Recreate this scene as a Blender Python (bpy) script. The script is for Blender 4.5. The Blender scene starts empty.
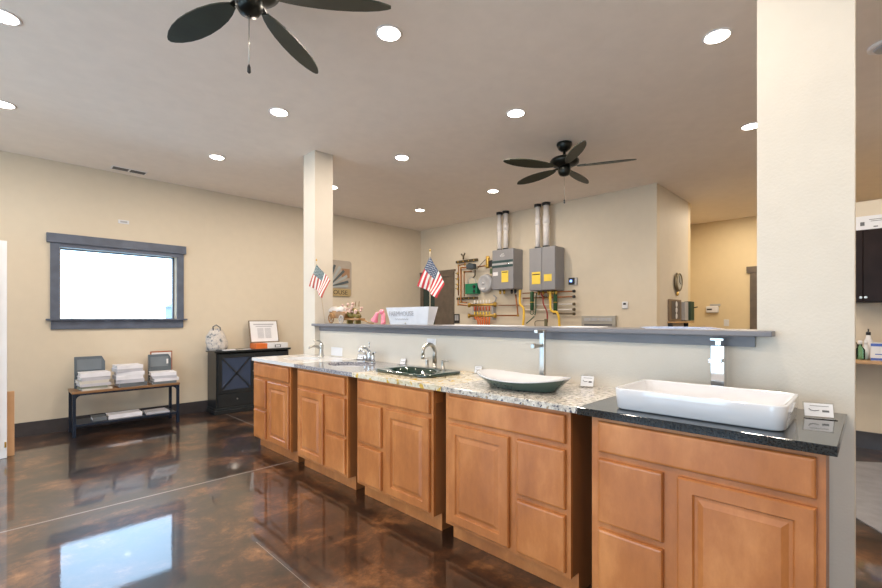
import bpy, bmesh, math, random
from mathutils import Vector, Matrix
C = bpy.context.scene.collection
PI = math.pi
random.seed(4)

# ------------------------------------------------------------------ materials
def mat(name, col, rough=.5, metal=0, coat=0, bump=0, bscale=200, spec=None, var=None):
    m = bpy.data.materials.new(name); m.use_nodes = True
    nt = m.node_tree; b = nt.nodes['Principled BSDF']
    b.inputs['Base Color'].default_value = (*col, 1)
    b.inputs['Roughness'].default_value = rough
    b.inputs['Metallic'].default_value = metal
    b.inputs['Coat Weight'].default_value = coat
    b.inputs['Coat Roughness'].default_value = .03
    if spec is not None: b.inputs['Specular IOR Level'].default_value = spec
    tc = nt.nodes.new('ShaderNodeTexCoord')
    n = nt.nodes.new('ShaderNodeTexNoise'); n.inputs['Scale'].default_value = bscale
    nt.links.new(tc.outputs['Object'], n.inputs['Vector'])
    if bump:
        bp = nt.nodes.new('ShaderNodeBump'); bp.inputs['Strength'].default_value = bump
        bp.inputs['Distance'].default_value = .002
        nt.links.new(n.outputs['Fac'], bp.inputs['Height']); nt.links.new(bp.outputs['Normal'], b.inputs['Normal'])
    v = var if var is not None else .06
    n2 = nt.nodes.new('ShaderNodeTexNoise'); n2.inputs['Scale'].default_value = 9
    nt.links.new(tc.outputs['Object'], n2.inputs['Vector'])
    r = nt.nodes.new('ShaderNodeValToRGB')
    r.color_ramp.elements[0].position = .3; r.color_ramp.elements[1].position = .7
    r.color_ramp.elements[0].color = (*[c*(1-v) for c in col], 1)
    r.color_ramp.elements[1].color = (*[min(1, c*(1+v)) for c in col], 1)
    nt.links.new(n2.outputs['Fac'], r.inputs['Fac']); nt.links.new(r.outputs['Color'], b.inputs['Base Color'])
    return m

def ramp_mat(name, stops, scale, rough=.2, coat=0, stretch=(1, 1, 1), detail=8, kind='noise', extra=None, bump=0, distort=0):
    m = bpy.data.materials.new(name); m.use_nodes = True
    nt = m.node_tree; b = nt.nodes['Principled BSDF']
    b.inputs['Roughness'].default_value = rough; b.inputs['Coat Weight'].default_value = coat
    tc = nt.nodes.new('ShaderNodeTexCoord'); mp = nt.nodes.new('ShaderNodeMapping')
    mp.inputs['Scale'].default_value = stretch
    nt.links.new(tc.outputs['Object'], mp.inputs['Vector'])
    t = nt.nodes.new('ShaderNodeTexNoise'); t.inputs['Scale'].default_value = scale; t.inputs['Detail'].default_value = detail
    t.inputs['Roughness'].default_value = .65; t.inputs['Distortion'].default_value = distort
    nt.links.new(mp.outputs['Vector'], t.inputs['Vector'])
    r = nt.nodes.new('ShaderNodeValToRGB')
    while len(r.color_ramp.elements) < len(stops): r.color_ramp.elements.new(.5)
    for e, (p, c) in zip(r.color_ramp.elements, stops):
        e.position = p; e.color = (*c, 1)
    nt.links.new(t.outputs['Fac'], r.inputs['Fac'])
    out = r.outputs['Color']
    if extra:                                   # dark or coloured flecks
        for col, sc, th in extra:
            v = nt.nodes.new('ShaderNodeTexNoise'); v.inputs['Scale'].default_value = sc; v.inputs['Detail'].default_value = 3
            nt.links.new(tc.outputs['Object'], v.inputs['Vector'])
            q = nt.nodes.new('ShaderNodeValToRGB'); q.color_ramp.elements[0].position = th; q.color_ramp.elements[1].position = th+.04
            nt.links.new(v.outputs['Fac'], q.inputs['Fac'])
            mx = nt.nodes.new('ShaderNodeMix'); mx.data_type = 'RGBA'
            nt.links.new(q.outputs['Color'], mx.inputs['Factor']); nt.links.new(out, mx.inputs[6]); mx.inputs[7].default_value = (*col, 1)
            out = mx.outputs[2]
    nt.links.new(out, b.inputs['Base Color'])
    return m

def emit(name, col, s):
    m = bpy.data.materials.new(name); m.use_nodes = True
    b = m.node_tree.nodes['Principled BSDF']
    b.inputs['Base Color'].default_value = (*col, 1)
    b.inputs['Emission Color'].default_value = (*col, 1); b.inputs['Emission Strength'].default_value = s
    return m

def glass_mat(name, tint=(1, 1, 1), refl=.9):
    m = bpy.data.materials.new(name); m.use_nodes = True
    nt = m.node_tree; nt.nodes.clear()
    o = nt.nodes.new('ShaderNodeOutputMaterial'); mx = nt.nodes.new('ShaderNodeMixShader')
    t = nt.nodes.new('ShaderNodeBsdfTransparent'); g = nt.nodes.new('ShaderNodeBsdfGlossy')
    t.inputs['Color'].default_value = (*tint, 1); g.inputs['Roughness'].default_value = .02
    f = nt.nodes.new('ShaderNodeFresnel'); f.inputs['IOR'].default_value = 1.45
    nt.links.new(f.outputs[0], mx.inputs[0]); nt.links.new(t.outputs[0], mx.inputs[1]); nt.links.new(g.outputs[0], mx.inputs[2])
    nt.links.new(mx.outputs[0], o.inputs['Surface'])
    return m

WALLC = (.66, .575, .455)
mwall = mat('wall_paint', WALLC, .6, bump=.35, bscale=90, var=.015)
mwall_w = mat('wall_paint_pale', (.64, .585, .51), .6, bump=.45, bscale=90, var=.015)
mwall_y = mat('wall_paint_warm', (.70, .57, .36), .6, bump=.3, bscale=90, var=.015)
mceil = mat('ceiling_paint', (.90, .81, .73), .75, bump=.4, bscale=70, var=.02)
mtrim = mat('window_trim_flare_stain', (.095, .115, .165), .35, var=.15)  # dark stain with a blue flare cast mixed into its colour
mbase = mat('baseboard_stain', (.05, .045, .05), .3, var=.15)
mdoor = mat('door_stain', (.13, .10, .075), .45, var=.15)
mdoor_d = mat('door_shade_glass', (.03, .05, .045), .2)
mledge = mat('ledge_paint', (.16, .155, .17), .4, var=.06)
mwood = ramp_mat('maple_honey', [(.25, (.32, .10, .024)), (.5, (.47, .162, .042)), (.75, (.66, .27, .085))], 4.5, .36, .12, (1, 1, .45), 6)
mwood_shaded = ramp_mat('maple_side_shaded', [(.3, (.27, .10, .032)), (.7, (.38, .155, .055))], 3, .4, .1, (1, 1, .3), 5)  # darker than the fronts: shade on the side panels put into the colour
mwood_in = mat('maple_bare', (.5, .32, .16), .6)
mwhite = mat('porcelain_white', (.66, .66, .69), .08, coat=.6, var=.005)
mgreen = mat('glaze_dark_green', (.008, .028, .018), .08, coat=1, var=.2)
mvgreen = mat('vessel_outer_green', (.055, .095, .08), .25, coat=.4)
mchrome = mat('chrome', (.66, .67, .69), .07, 1, var=.01)
mnickel = mat('brushed_nickel', (.52, .49, .45), .28, 1, var=.03)
mblack = mat('black_paint', (.008, .012, .016), .35, coat=.2, var=.2)
mblackm = mat('black_metal', (.012, .022, .045), .35, .3, var=.2)
mfan = mat('fan_blade_dark', (.016, .022, .012), .5, var=.3)
mfanm = mat('fan_bronze', (.012, .014, .012), .3, .6, var=.2)
mbrass = mat('brass', (.62, .40, .10), .3, .9)
mcopper = mat('copper', (.45, .18, .07), .35, .85)
mgrey = mat('boiler_grey', (.27, .27, .29), .42, .2, var=.03)
mgreyl = mat('panel_grey_light', (.42, .42, .44), .4)
mdark = mat('dark_plastic', (.02, .02, .022), .4)
myellow = mat('yellow_label', (.85, .62, .08), .5)
myelp = mat('yellow_gas_hose', (.85, .55, .06), .4)
mpvc = mat('white_pvc', (.90, .86, .85), .35)
mred = mat('red_cloth', (.55, .03, .04), .7)
mwht = mat('white_cloth', (.80, .76, .72), .7)
mblue = mat('navy_cloth', (.03, .06, .13), .7)
mblue2 = mat('faded_navy_cloth', (.09, .15, .16), .7)
mpaper = mat('paper_white', (.72, .72, .75), .6, var=.02)
mink = mat('ink_grey', (.12, .12, .13), .6)
minkl = mat('ink_pale', (.38, .38, .42), .6)
mstrut = mat('strut_brown', (.10, .075, .04), .5, .4)
mgrn = mat('controller_green', (.01, .19, .09), .4)
mgrnd = mat('pipe_insulation_green', (.02, .08, .03), .7)
morange = mat('orange_tube', (.70, .16, .03), .45)
mpink = mat('pink_glaze', (.85, .27, .36), .35)
mblu = mat('blue_print', (.06, .12, .45), .5)
mscreen = emit('lit_blue_screen', (.25, .45, 1), 1.6)
mlamp = emit('lamp_lens', (1, .93, .82), 14)
mglass = glass_mat('window_glass')
macryl = glass_mat('clear_acrylic', (.93, .94, .95))
mglassg = glass_mat('green_tint_glass', (.55, .85, .72))
mrug = mat('grey_mat', (.22, .22, .24), .55, bump=.3, bscale=300, var=.12)
mgranite2 = ramp_mat('granite_grey', [(.35, (.10, .11, .14)), (.5, (.28, .28, .32)), (.62, (.50, .48, .48))], 70, .12, .3, extra=[((.03, .03, .04), 160, .62)])
mgranite3 = ramp_mat('granite_gold', [(.3, (.45, .33, .14)), (.45, (.68, .60, .44)), (.62, (.78, .72, .60))], 22, .12, .3, extra=[((.20, .10, .06), 34, .63), ((.66, .42, .08), 18, .58)], distort=1)
mgranite4 = ramp_mat('granite_speckled', [(.35, (.34, .31, .29)), (.5, (.62, .57, .50)), (.65, (.76, .72, .66))], 45, .12, .3, extra=[((.05, .05, .09), 80, .60), ((.36, .26, .16), 30, .64)])
mgranite5 = ramp_mat('granite_black', [(.4, (.008, .010, .012)), (.6, (.03, .035, .038))], 120, .08, .4)
mmarble = mat('white_solid_surface', (.72, .72, .73), .15, coat=.3, var=.02)

def floor_mat():
    m = bpy.data.materials.new('stained_polished_concrete'); m.use_nodes = True
    nt = m.node_tree; b = nt.nodes['Principled BSDF']; L = nt.links.new
    tc = nt.nodes.new('ShaderNodeTexCoord')
    a = nt.nodes.new('ShaderNodeTexNoise'); a.inputs['Scale'].default_value = 2.6; a.inputs['Detail'].default_value = 12
    a.inputs['Roughness'].default_value = .72; a.inputs['Distortion'].default_value = .25
    L(tc.outputs['Object'], a.inputs['Vector'])
    r = nt.nodes.new('ShaderNodeValToRGB')
    st = [(.30, (.005, .004, .004)), (.44, (.016, .008, .005)), (.53, (.050, .020, .009)), (.62, (.16, .068, .026)), (.74, (.42, .22, .10))]
    while len(r.color_ramp.elements) < len(st): r.color_ramp.elements.new(.5)
    for e, (p, c) in zip(r.color_ramp.elements, st): e.position = p; e.color = (*c, 1)
    L(a.outputs['Fac'], r.inputs['Fac'])
    # pale control joints cut in the slab: one along y = 3.72, one along x = 1.05 below it, one along x = 2.17 above it
    s = nt.nodes.new('ShaderNodeSeparateXYZ'); L(tc.outputs['Object'], s.inputs[0])
    def mth(op, x, y=None):
        n = nt.nodes.new('ShaderNodeMath'); n.operation = op
        for i, v in enumerate((x, y)):
            if v is None: continue
            if isinstance(v, (int, float)): n.inputs[i].default_value = v
            else: L(v, n.inputs[i])
        return n.outputs[0]
    def line(ax, at, w): return mth('LESS_THAN', mth('ABSOLUTE', mth('SUBTRACT', s.outputs[ax], at)), w)
    l1 = line(1, 3.72, .009)
    below = mth('LESS_THAN', s.outputs[1], 2.52); above = mth('GREATER_THAN', s.outputs[1], 3.72)
    l2 = mth('MULTIPLY', line(0, 1.05, .0013), below); l3 = mth('MULTIPLY', line(0, 2.17, .007), above)
    al = mth('MAXIMUM', l1, mth('MAXIMUM', l2, l3))
    mx = nt.nodes.new('ShaderNodeMix'); mx.data_type = 'RGBA'
    L(al, mx.inputs['Factor']); L(r.outputs['Color'], mx.inputs[6]); mx.inputs[7].default_value = (.24, .21, .20, 1)
    L(mx.outputs[2], b.inputs['Base Color'])
    b.inputs['Roughness'].default_value = .35
    b.inputs['Coat Weight'].default_value = 1; b.inputs['Coat Roughness'].default_value = .02; b.inputs['Coat IOR'].default_value = 1.52
    w = nt.nodes.new('ShaderNodeTexNoise'); w.inputs['Scale'].default_value = 55; w.inputs['Detail'].default_value = 2
    L(tc.outputs['Object'], w.inputs['Vector'])
    bp = nt.nodes.new('ShaderNodeBump'); bp.inputs['Strength'].default_value = .07; bp.inputs['Distance'].default_value = .0015
    L(w.outputs['Fac'], bp.inputs['Height']); L(bp.outputs['Normal'], b.inputs['Coat Normal'])
    return m
mfloor = floor_mat()

# ------------------------------------------------------------------ mesh helpers
class MB:
    def __init__(s): s.v = []; s.f = []; s.mi = []; s.sm = []
    def add(s, vs, fs, mi=0, sm=False):
        o = len(s.v); s.v += [tuple(v) for v in vs]
        for f in fs: s.f.append([i+o for i in f]); s.mi.append(mi); s.sm.append(sm)
        return s
    def box(s, x0, x1, y0, y1, z0, z1, mi=0, M=None):
        vs = [Vector((x, y, z)) for z in (z0, z1) for y in (y0, y1) for x in (x0, x1)]
        if M: vs = [M @ v for v in vs]
        return s.add(vs, [(0, 2, 3, 1), (4, 5, 7, 6), (0, 1, 5, 4), (2, 6, 7, 3), (0, 4, 6, 2), (1, 3, 7, 5)], mi)
    def rings(s, loops, mi=0, cap0=True, cap1=True, sm=True, mis=None):
        n = len(loops[0]); o = len(s.v)
        for l in loops: s.v += [tuple(p) for p in l]
        for k in range(len(loops)-1):
            for i in range(n):
                j = (i+1) % n
                s.f.append([o+k*n+i, o+k*n+j, o+(k+1)*n+j, o+(k+1)*n+i]); s.mi.append(mis[k] if mis else mi); s.sm.append(sm)
        if cap0: s.f.append([o+i for i in range(n)][::-1]); s.mi.append(mis[0] if mis else mi); s.sm.append(False)
        if cap1: s.f.append([o+(len(loops)-1)*n+i for i in range(n)]); s.mi.append(mis[-1] if mis else mi); s.sm.append(False)
        return s
    def lathe(s, c, prof, n=24, axis='z', mi=0, sm=True):
        loops = []
        for r, h in prof:
            l = []
            for i in range(n):
                a = 2*PI*i/n; u, v = r*math.cos(a), r*math.sin(a)
                p = {'z': (u, v, h), 'x': (h, u, v), 'y': (v, h, u)}[axis]
                l.append((c[0]+p[0], c[1]+p[1], c[2]+p[2]))
            loops.append(l)
        return s.rings(loops, mi, sm=sm)
    def tube(s, pts, r, n=10, mi=0, closed=False):
        pts = [Vector(p) for p in pts]; rs = r if isinstance(r, (list, tuple)) else [r]*len(pts)
        loops = []; up = None
        for i, p in enumerate(pts):
            a = pts[max(0, i-1)]; b = pts[min(len(pts)-1, i+1)]
            t = (b-a).normalized()
            if up is None: up = t.orthogonal().normalized()
            up = (up - t*up.dot(t))
            up = up.normalized() if up.length > 1e-6 else t.orthogonal().normalized()
            w = t.cross(up)
            loops.append([p+(up*math.cos(2*PI*k/n)+w*math.sin(2*PI*k/n))*rs[i] for k in range(n)])
        return s.rings(loops, mi)
    def prism(s, poly, h0, h1, axis='z', mi=0):
        def P(u, v, h): return {'z': (u, v, h), 'x': (h, u, v), 'y': (u, h, v)}[axis]
        return s.rings([[P(u, v, h0) for u, v in poly], [P(u, v, h1) for u, v in poly]], mi, sm=False)
    def build(s, name, mats, parent=None, bevel=0, seg=2, sub=0, M=None):
        me = bpy.data.meshes.new(name)
        vs = [M @ Vector(v) for v in s.v] if M else s.v
        me.from_pydata([tuple(v) for v in vs], [], s.f)
        if not isinstance(mats, (list, tuple)): mats = [mats]
        for m in mats: me.materials.append(m)
        for p, i, sm in zip(me.polygons, s.mi, s.sm): p.material_index = i; p.use_smooth = sm
        me.validate(); me.update()
        bm = bmesh.new(); bm.from_mesh(me); bmesh.ops.recalc_face_normals(bm, faces=bm.faces); bm.to_mesh(me); bm.free()
        o = bpy.data.objects.new(name, me); C.objects.link(o)
        if parent: o.parent = parent; o.location = -Vector(parent.location) if parent.get('world') else (0, 0, 0)
        if bevel:
            b = o.modifiers.new('bevel', 'BEVEL'); b.width = bevel; b.segments = seg; b.limit_method = 'ANGLE'; b.angle_limit = .7
        if sub:
            b = o.modifiers.new('sub', 'SUBSURF'); b.levels = sub; b.render_levels = sub
        return o

def tag(o, label, cat, group=None):
    o['label'] = label; o['category'] = cat
    if group: o['group'] = group
    return o
def thing(name, label, cat, loc=(0, 0, 0), group=None, rz=0):
    """Empty at the thing's base; children are built in world coordinates and offset back"""
    o = bpy.data.objects.new(name, None); C.objects.link(o); o.location = loc; o.rotation_euler.z = rz
    o.empty_display_size = .05
    return tag(o, label, cat, group)
def W(o):   # children of this empty carry world coordinates
    o['world'] = 1; return o
def done(o):
    if 'world' in o: del o['world']
    return o
def struct(o): o['kind'] = 'structure'; return o
def copy_tree(o, parent=None):
    c = o.copy(); C.objects.link(c)
    if parent: c.parent = parent
    for ch in list(o.children): copy_tree(ch, c)
    return c
def sell(cx, cy, z, a, b, n=2, N=48, tilt=None):
    l = []
    for i in range(N):
        t = 2*PI*i/N; c, s_ = math.cos(t), math.sin(t)
        x = a*math.copysign(abs(c)**(2/n), c); y = b*math.copysign(abs(s_)**(2/n), s_)
        l.append((cx+x, cy+y, z + (tilt(x/a, y/b) if tilt else 0)))
    return l
def rrect(cx, cy, z, a, b, r, k=6):
    l = []
    for sx, sy, a0 in ((1, 1, 0), (-1, 1, PI/2), (-1, -1, PI), (1, -1, 1.5*PI)):
        for i in range(k+1):
            t = a0+PI/2*i/k
            l.append((cx+sx*(a-r)+r*math.cos(t), cy+sy*(b-r)+r*math.sin(t), z))
    return l
def slab_hole(mb, x0, x1, y0, y1, z0, z1, cx, cy, a, b, mi=0, N=48):
    ang = sorted([2*PI*i/N for i in range(N)] + [math.atan2(y-cy, x-cx) % (2*PI) for x in (x0, x1) for y in (y0, y1)])
    out, inn = [], []
    for t in ang:
        c, s_ = math.cos(t), math.sin(t); k = 1e9
        if c > 1e-9: k = min(k, (x1-cx)/c)
        if c < -1e-9: k = min(k, (x0-cx)/c)
        if s_ > 1e-9: k = min(k, (y1-cy)/s_)
        if s_ < -1e-9: k = min(k, (y0-cy)/s_)
        out.append((cx+c*k, cy+s_*k)); q = 1/math.sqrt((c/a)**2+(s_/b)**2); inn.append((cx+c*q, cy+s_*q))
    L = lambda p, z: [(u, v, z) for u, v in p]
    mb.rings([L(inn, z0), L(out, z0), L(out, z1), L(inn, z1), L(inn, z0)], mi, False, False, sm=False)
def text(name, body, size, M, m, parent, depth=.0006, shear=0, sx=1):
    cu = bpy.data.curves.new(name, 'FONT'); cu.body = body; cu.size = size; cu.extrude = depth; cu.shear = shear
    cu.align_x = 'CENTER'; cu.align_y = 'CENTER'
    to = bpy.data.objects.new(name, cu); C.objects.link(to)
    dg = bpy.context.evaluated_depsgraph_get(); me = bpy.data.meshes.new_from_object(to.evaluated_get(dg))
    bpy.data.objects.remove(to); me.transform(M @ Matrix.Diagonal((sx, 1, 1, 1)))
    me.materials.clear(); me.materials.append(m)
    o = bpy.data.objects.new(name, me); C.objects.link(o)
    if parent:
        o.parent = parent
        if parent.get('world'): o.location = -Vector(parent.location)
    return o
def frameM(origin, right, up):
    r = Vector(right).normalized(); u = Vector(up).normalized(); n = r.cross(u)
    return Matrix(((r.x, u.x, n.x, origin[0]), (r.y, u.y, n.y, origin[1]), (r.z, u.z, n.z, origin[2]), (0, 0, 0, 1)))

# ------------------------------------------------------------------ room shell
H = 3.05; YW = 6.57; XB = 6.07; XF = 9.25
struct(MB().box(-3.2, 9.5, -2.8, 6.75, -.12, 0).build('floor', mfloor))
struct(MB().box(-3.2, 9.5, -2.8, 6.75, H, H+.15).build('ceiling', mceil))
wx0, wx1, wz0, wz1 = .517, 1.68, 1.265, 2.085
w = MB().box(-3.2, wx0, YW, YW+.18, 0, H).box(wx1, XB, YW, YW+.18, 0, H).box(wx0, wx1, YW, YW+.18, 0, wz0).box(wx0, wx1, YW, YW+.18, wz1, H)
struct(w.build('wall_left', mwall))
struct(MB().box(XB, XB+.12, 2.03, YW+.18, 0, H).build('wall_back', mwall))
struct(MB().box(XB+.12, 7.42, 2.03, 2.15, 0, H).build('wall_return', mwall_w))
struct(MB().box(XF, XF+.15, -2.8, 2.5, 0, H).build('wall_far', mwall_y))
struct(MB().box(7.42, 7.54, 2.03, 2.15, 0, H).box(XB+.12, XF+.15, 2.5, 2.62, 0, H).build('wall_far_side', mwall_y))
struct(MB().box(6.05, 6.17, -1.6, .75, 0, 2.44).build('wall_nook', mwall))
struct(MB().box(-3.2, 9.4, -2.8, -2.65, 0, H).build('wall_right', mwall))
# wall behind the camera: shop windows let the daylight in
r_ = MB().box(-3.2, -3.05, -2.65, YW, 0, .25).box(-3.2, -3.05, -2.65, YW, 2.35, H)
for a, b in ((-2.65, -1.6), (.2, 1.0), (3.0, 3.8), (5.6, YW)): r_.box(-3.2, -3.05, a, b, .25, 2.35)
struct(r_.build('wall_behind', mwall))
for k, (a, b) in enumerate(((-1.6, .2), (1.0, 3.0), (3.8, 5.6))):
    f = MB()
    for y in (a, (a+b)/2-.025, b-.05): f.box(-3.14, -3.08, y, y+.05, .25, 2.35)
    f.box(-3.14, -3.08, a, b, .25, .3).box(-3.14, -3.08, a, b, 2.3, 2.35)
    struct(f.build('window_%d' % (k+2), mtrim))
struct(MB().box(2.42, 2.56, .38, 4.19, 0, 1.195).build('wall_partition', mwall_w))
struct(MB().box(2.42, 2.56, .058, .38, 0, H).build('wall_pillar_near', mwall_w))
struct(MB().box(2.36, 2.575, 4.19, 4.43, 0, H).build('wall_pillar_far', mwall_w))
lg = MB().prism([(2.33, .313), (2.33, 4.21), (2.355, 4.21), (2.355, 4.185), (2.69, 4.185), (2.69, .385), (2.418, .385), (2.418, .313)], 1.2, 1.225)
tag(lg.build('ledge_cap', mledge, bevel=.004), 'long grey painted ledge board capping the half wall behind the sinks', 'ledge')
struct(MB().box(2.40, 2.42, .385, 4.17, 1.15, 1.2).box(2.56, 2.58, .385, 4.17, 1.15, 1.2).build('trim_1', mledge))
# baseboards
struct(MB().box(-3.05, XB, YW-.015, YW, 0, .15).build('baseboard_left', mbase))
struct(MB().box(6.03, 6.05, -1.6, .75, 0, .16).build('baseboard_nook', mbase))
struct(MB().box(XB-.015, XB, 2.03, 4.85, 0, .15).build('baseboard_back', mbase))
# window_1 : casing, sill, frame, pane
wn = thing('window_1', '', ''); del wn['label'], wn['category']; struct(wn)
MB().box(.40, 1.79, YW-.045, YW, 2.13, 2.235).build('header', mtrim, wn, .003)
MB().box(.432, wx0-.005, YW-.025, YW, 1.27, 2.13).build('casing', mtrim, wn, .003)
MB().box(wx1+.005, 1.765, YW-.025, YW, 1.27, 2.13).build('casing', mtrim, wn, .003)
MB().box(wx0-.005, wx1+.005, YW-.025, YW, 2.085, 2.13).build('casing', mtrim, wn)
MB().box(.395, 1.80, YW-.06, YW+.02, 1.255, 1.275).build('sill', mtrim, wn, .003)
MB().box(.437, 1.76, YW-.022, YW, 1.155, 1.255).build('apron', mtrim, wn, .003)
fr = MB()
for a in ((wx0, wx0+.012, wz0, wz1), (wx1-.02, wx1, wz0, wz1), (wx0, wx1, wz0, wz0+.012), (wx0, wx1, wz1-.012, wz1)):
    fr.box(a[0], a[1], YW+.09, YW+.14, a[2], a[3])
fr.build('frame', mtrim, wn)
MB().box(wx0+.012, wx1-.02, YW+.112, YW+.118, wz0+.012, wz1-.012).build('pane', mglass, wn)
# door_1 at the back wall corner
d1 = thing('door_1', '', ''); del d1['label'], d1['category']; struct(d1)
MB().box(XB-.03, XB, 4.78+.85, 6.55, 2.08, 2.19).box(XB-.035, XB, 5.60, 6.56, 2.17, 2.2).build('header', mdoor, d1)
MB().box(XB-.025, XB, 5.63, 5.74, 0, 2.08).build('casing', mdoor, d1)
MB().box(XB-.025, XB, 6.47, 6.55, 0, 2.08).build('casing', mdoor, d1)
MB().box(XB-.012, XB+.02, 5.74, 6.15, 0, 2.08).build('door_leaf', mdoor, d1)
MB().box(XB-.012, XB+.02, 6.15, 6.47, 0, 2.08).build('glass_panel', mdoor_d, d1)
d2 = thing('door_2', '', ''); del d2['label'], d2['category']; struct(d2)
MB().box(XF-.035, XF, .55, 1.60, 2.07, 2.18).build('header', mdoor, d2)
MB().box(XF-.025, XF, 1.44, 1.55, 0, 2.07).build('casing', mdoor, d2)
MB().box(XF-.025, XF, .60, .71, 0, 2.07).build('casing', mdoor, d2)
MB().box(XF-.012, XF, .71, 1.44, 0, 2.07).build('door_leaf', mdoor_d, d2)

# outside the window: pale field, tree line, a low house
struct(MB().box(-60, 70, 7.2, 150, -.5, -.4).build('ground_field', mat('field_pale', (.62, .72, .72), .9)))
tl = MB()
for i in range(60):
    x = -50+i*2.2+random.uniform(-1, 1); hh = random.uniform(.2, .8)
    tl.lathe((x, 120+random.uniform(-4, 4), -.4), [(.3, 0), (3.4, hh*.4), (2.9, hh*.8), (.1, hh+1)], 8)
tr = tl.build('tree_line', mat('distant_trees', (.22, .23, .22), .9)); tag(tr, 'faint line of distant trees seen through the window', 'trees'); tr['kind'] = 'stuff'
hs = W(thing('farm_building', 'pale low building far outside the window at lower right', 'building', (27, 90, -.4)))
MB().box(22.5, 31, 88, 95, -.4, 3.3).build('wall', mat('siding_pale', (.25, .26, .26), .8), hs)
MB().prism([(22, 3.3), (31.5, 3.3), (26.75, 5.4)], 87.5, 95.5, 'y').build('roof', mat('roof_far', (.20, .21, .21), .8), hs)
done(hs)

# ------------------------------------------------------------------ vanities
cabs = [  # y0, y1, drawers on the far (left) side?, label bits
    (3.640, 4.423, True, 'honey maple vanity cabinet under the white countertop, farthest in the row'),
    (2.754, 3.522, False, 'honey maple vanity cabinet under the grey granite countertop'),
    (1.858, 2.636, True, 'honey maple vanity cabinet under the gold granite with dark green sink'),
    (0.975, 1.755, False, 'honey maple vanity cabinet under the speckled granite with boat-shaped sink'),
    (0.109, 0.875, True, 'honey maple vanity cabinet under the black granite, nearest in the row')]
def door_mesh(y0, y1, z0, z1, X=1.80):
    """raised panel door, front face at x = X, 20 mm thick"""
    def L(ins, x): return [(x, y0+ins, z0+ins), (x, y1-ins, z0+ins), (x, y1-ins, z1-ins), (x, y0+ins, z1-ins)]
    m = MB(); lp = [L(0, X+.019), L(0, X+.006), L(.006, X), L(.052, X), L(.058, X+.009), L(.068, X+.009), L(.088, X+.001), L(.09, X+.001)]
    m.rings(lp, sm=False); return m
def slab_mesh(y0, y1, z0, z1, X=1.80):
    def L(ins, x): return [(x, y0+ins, z0+ins), (x, y1-ins, z0+ins), (x, y1-ins, z1-ins), (x, y0+ins, z1-ins)]
    return MB().rings([L(0, X+.019), L(0, X+.008), L(.004, X+.002), L(.011, X)], sm=False)
for (y0, y1, dl, lab) in cabs:
    t = W(thing('vanity_cabinet', lab, 'cabinet', (2.1, (y0+y1)/2, 0), 'row of honey maple vanity cabinets'))
    b = MB(); xb = 2.355 if y1 > 4.19 else 2.412; yi = y0+(.025 if y0 < .2 else 0)
    b.box(1.8205, 1.84, y0, y1, .105, .862)                    # face frame
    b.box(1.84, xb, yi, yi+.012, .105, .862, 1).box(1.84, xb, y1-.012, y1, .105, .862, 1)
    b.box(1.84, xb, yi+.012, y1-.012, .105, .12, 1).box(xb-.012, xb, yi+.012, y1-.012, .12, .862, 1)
    b.box(1.893, xb, yi, yi+.012, 0, .105, 1).box(1.893, xb, y1-.012, y1, 0, .105, 1)
    b.build('body', [mwood, mwood_shaded], t)
    MB().box(1.888, 1.8925, yi-.004, y1+.004, .001, .104).build('toe_kick', mwood_in if False else mwood, t)
    MB().box(1.84, 1.90, y0-.0015, y0, .775, .835).build('cleat', mwood, t) if abs(y0-1.858) < .01 else None
    a0, a1 = y0+.022, y1-.034
    slab_mesh(a0, a1, .712, .842).build('false_front', mwood, t)
    if dl:
        ds = (a1-.258, a1); dr = (a0, a1-.31)
    else:
        ds = (a0, a0+.262); dr = (a0+.31, a1)
    slab_mesh(*ds, .413, .684).build('drawer_front', mwood, t)
    slab_mesh(*ds, .128, .386).build('drawer_front', mwood, t)
    door_mesh(*dr, .128, .684).build('door', mwood, t)
    done(t)
cy = [(4.375+3.516)/2, (3.516+2.651)/2, (2.651+1.761)/2, (1.761+.927)/2, (.927+.071)/2]
joins = [4.455, 3.516, 2.651, 1.761, .927, .079]
ZT = .893
G = 'stone countertops on the vanity row'
def ctop(i, m, label, hole=None, thick=.03, x0=1.785):
    y1, y0 = joins[i]-.001, joins[i+1]+.001
    if i == 0: y1 = 4.185
    mb = MB()
    if hole: slab_hole(mb, x0, 2.418, y0, y1, ZT-thick, ZT, *hole)
    else: mb.box(x0, 2.418, y0, y1, ZT-thick, ZT)
    if i == 0: mb.box(x0, 2.355, y1, 4.39, ZT-thick, ZT)
    return tag(mb.build('countertop', m, bevel=.0015 if not hole else 0), label, 'countertop', G)
S1 = (2.07, 3.93); S2 = (2.10, 3.17); S3 = (2.10, 2.33)
ctop(0, mmarble, 'white solid surface countertop, farthest of the vanity row', (*S1, .15, .21))
ctop(1, mgranite2, 'grey speckled granite countertop around the white undermount sink', (*S2, .155, .215))
ctop(2, mgranite3, 'gold and cream granite countertop around the dark green sink', (*S3, .13, .20))
ctop(3, mgranite4, 'white and grey speckled granite countertop under the boat-shaped vessel')
ctop(4, mgranite5, 'polished black granite countertop under the long rectangular basin', thick=.032, x0=1.783)

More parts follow.
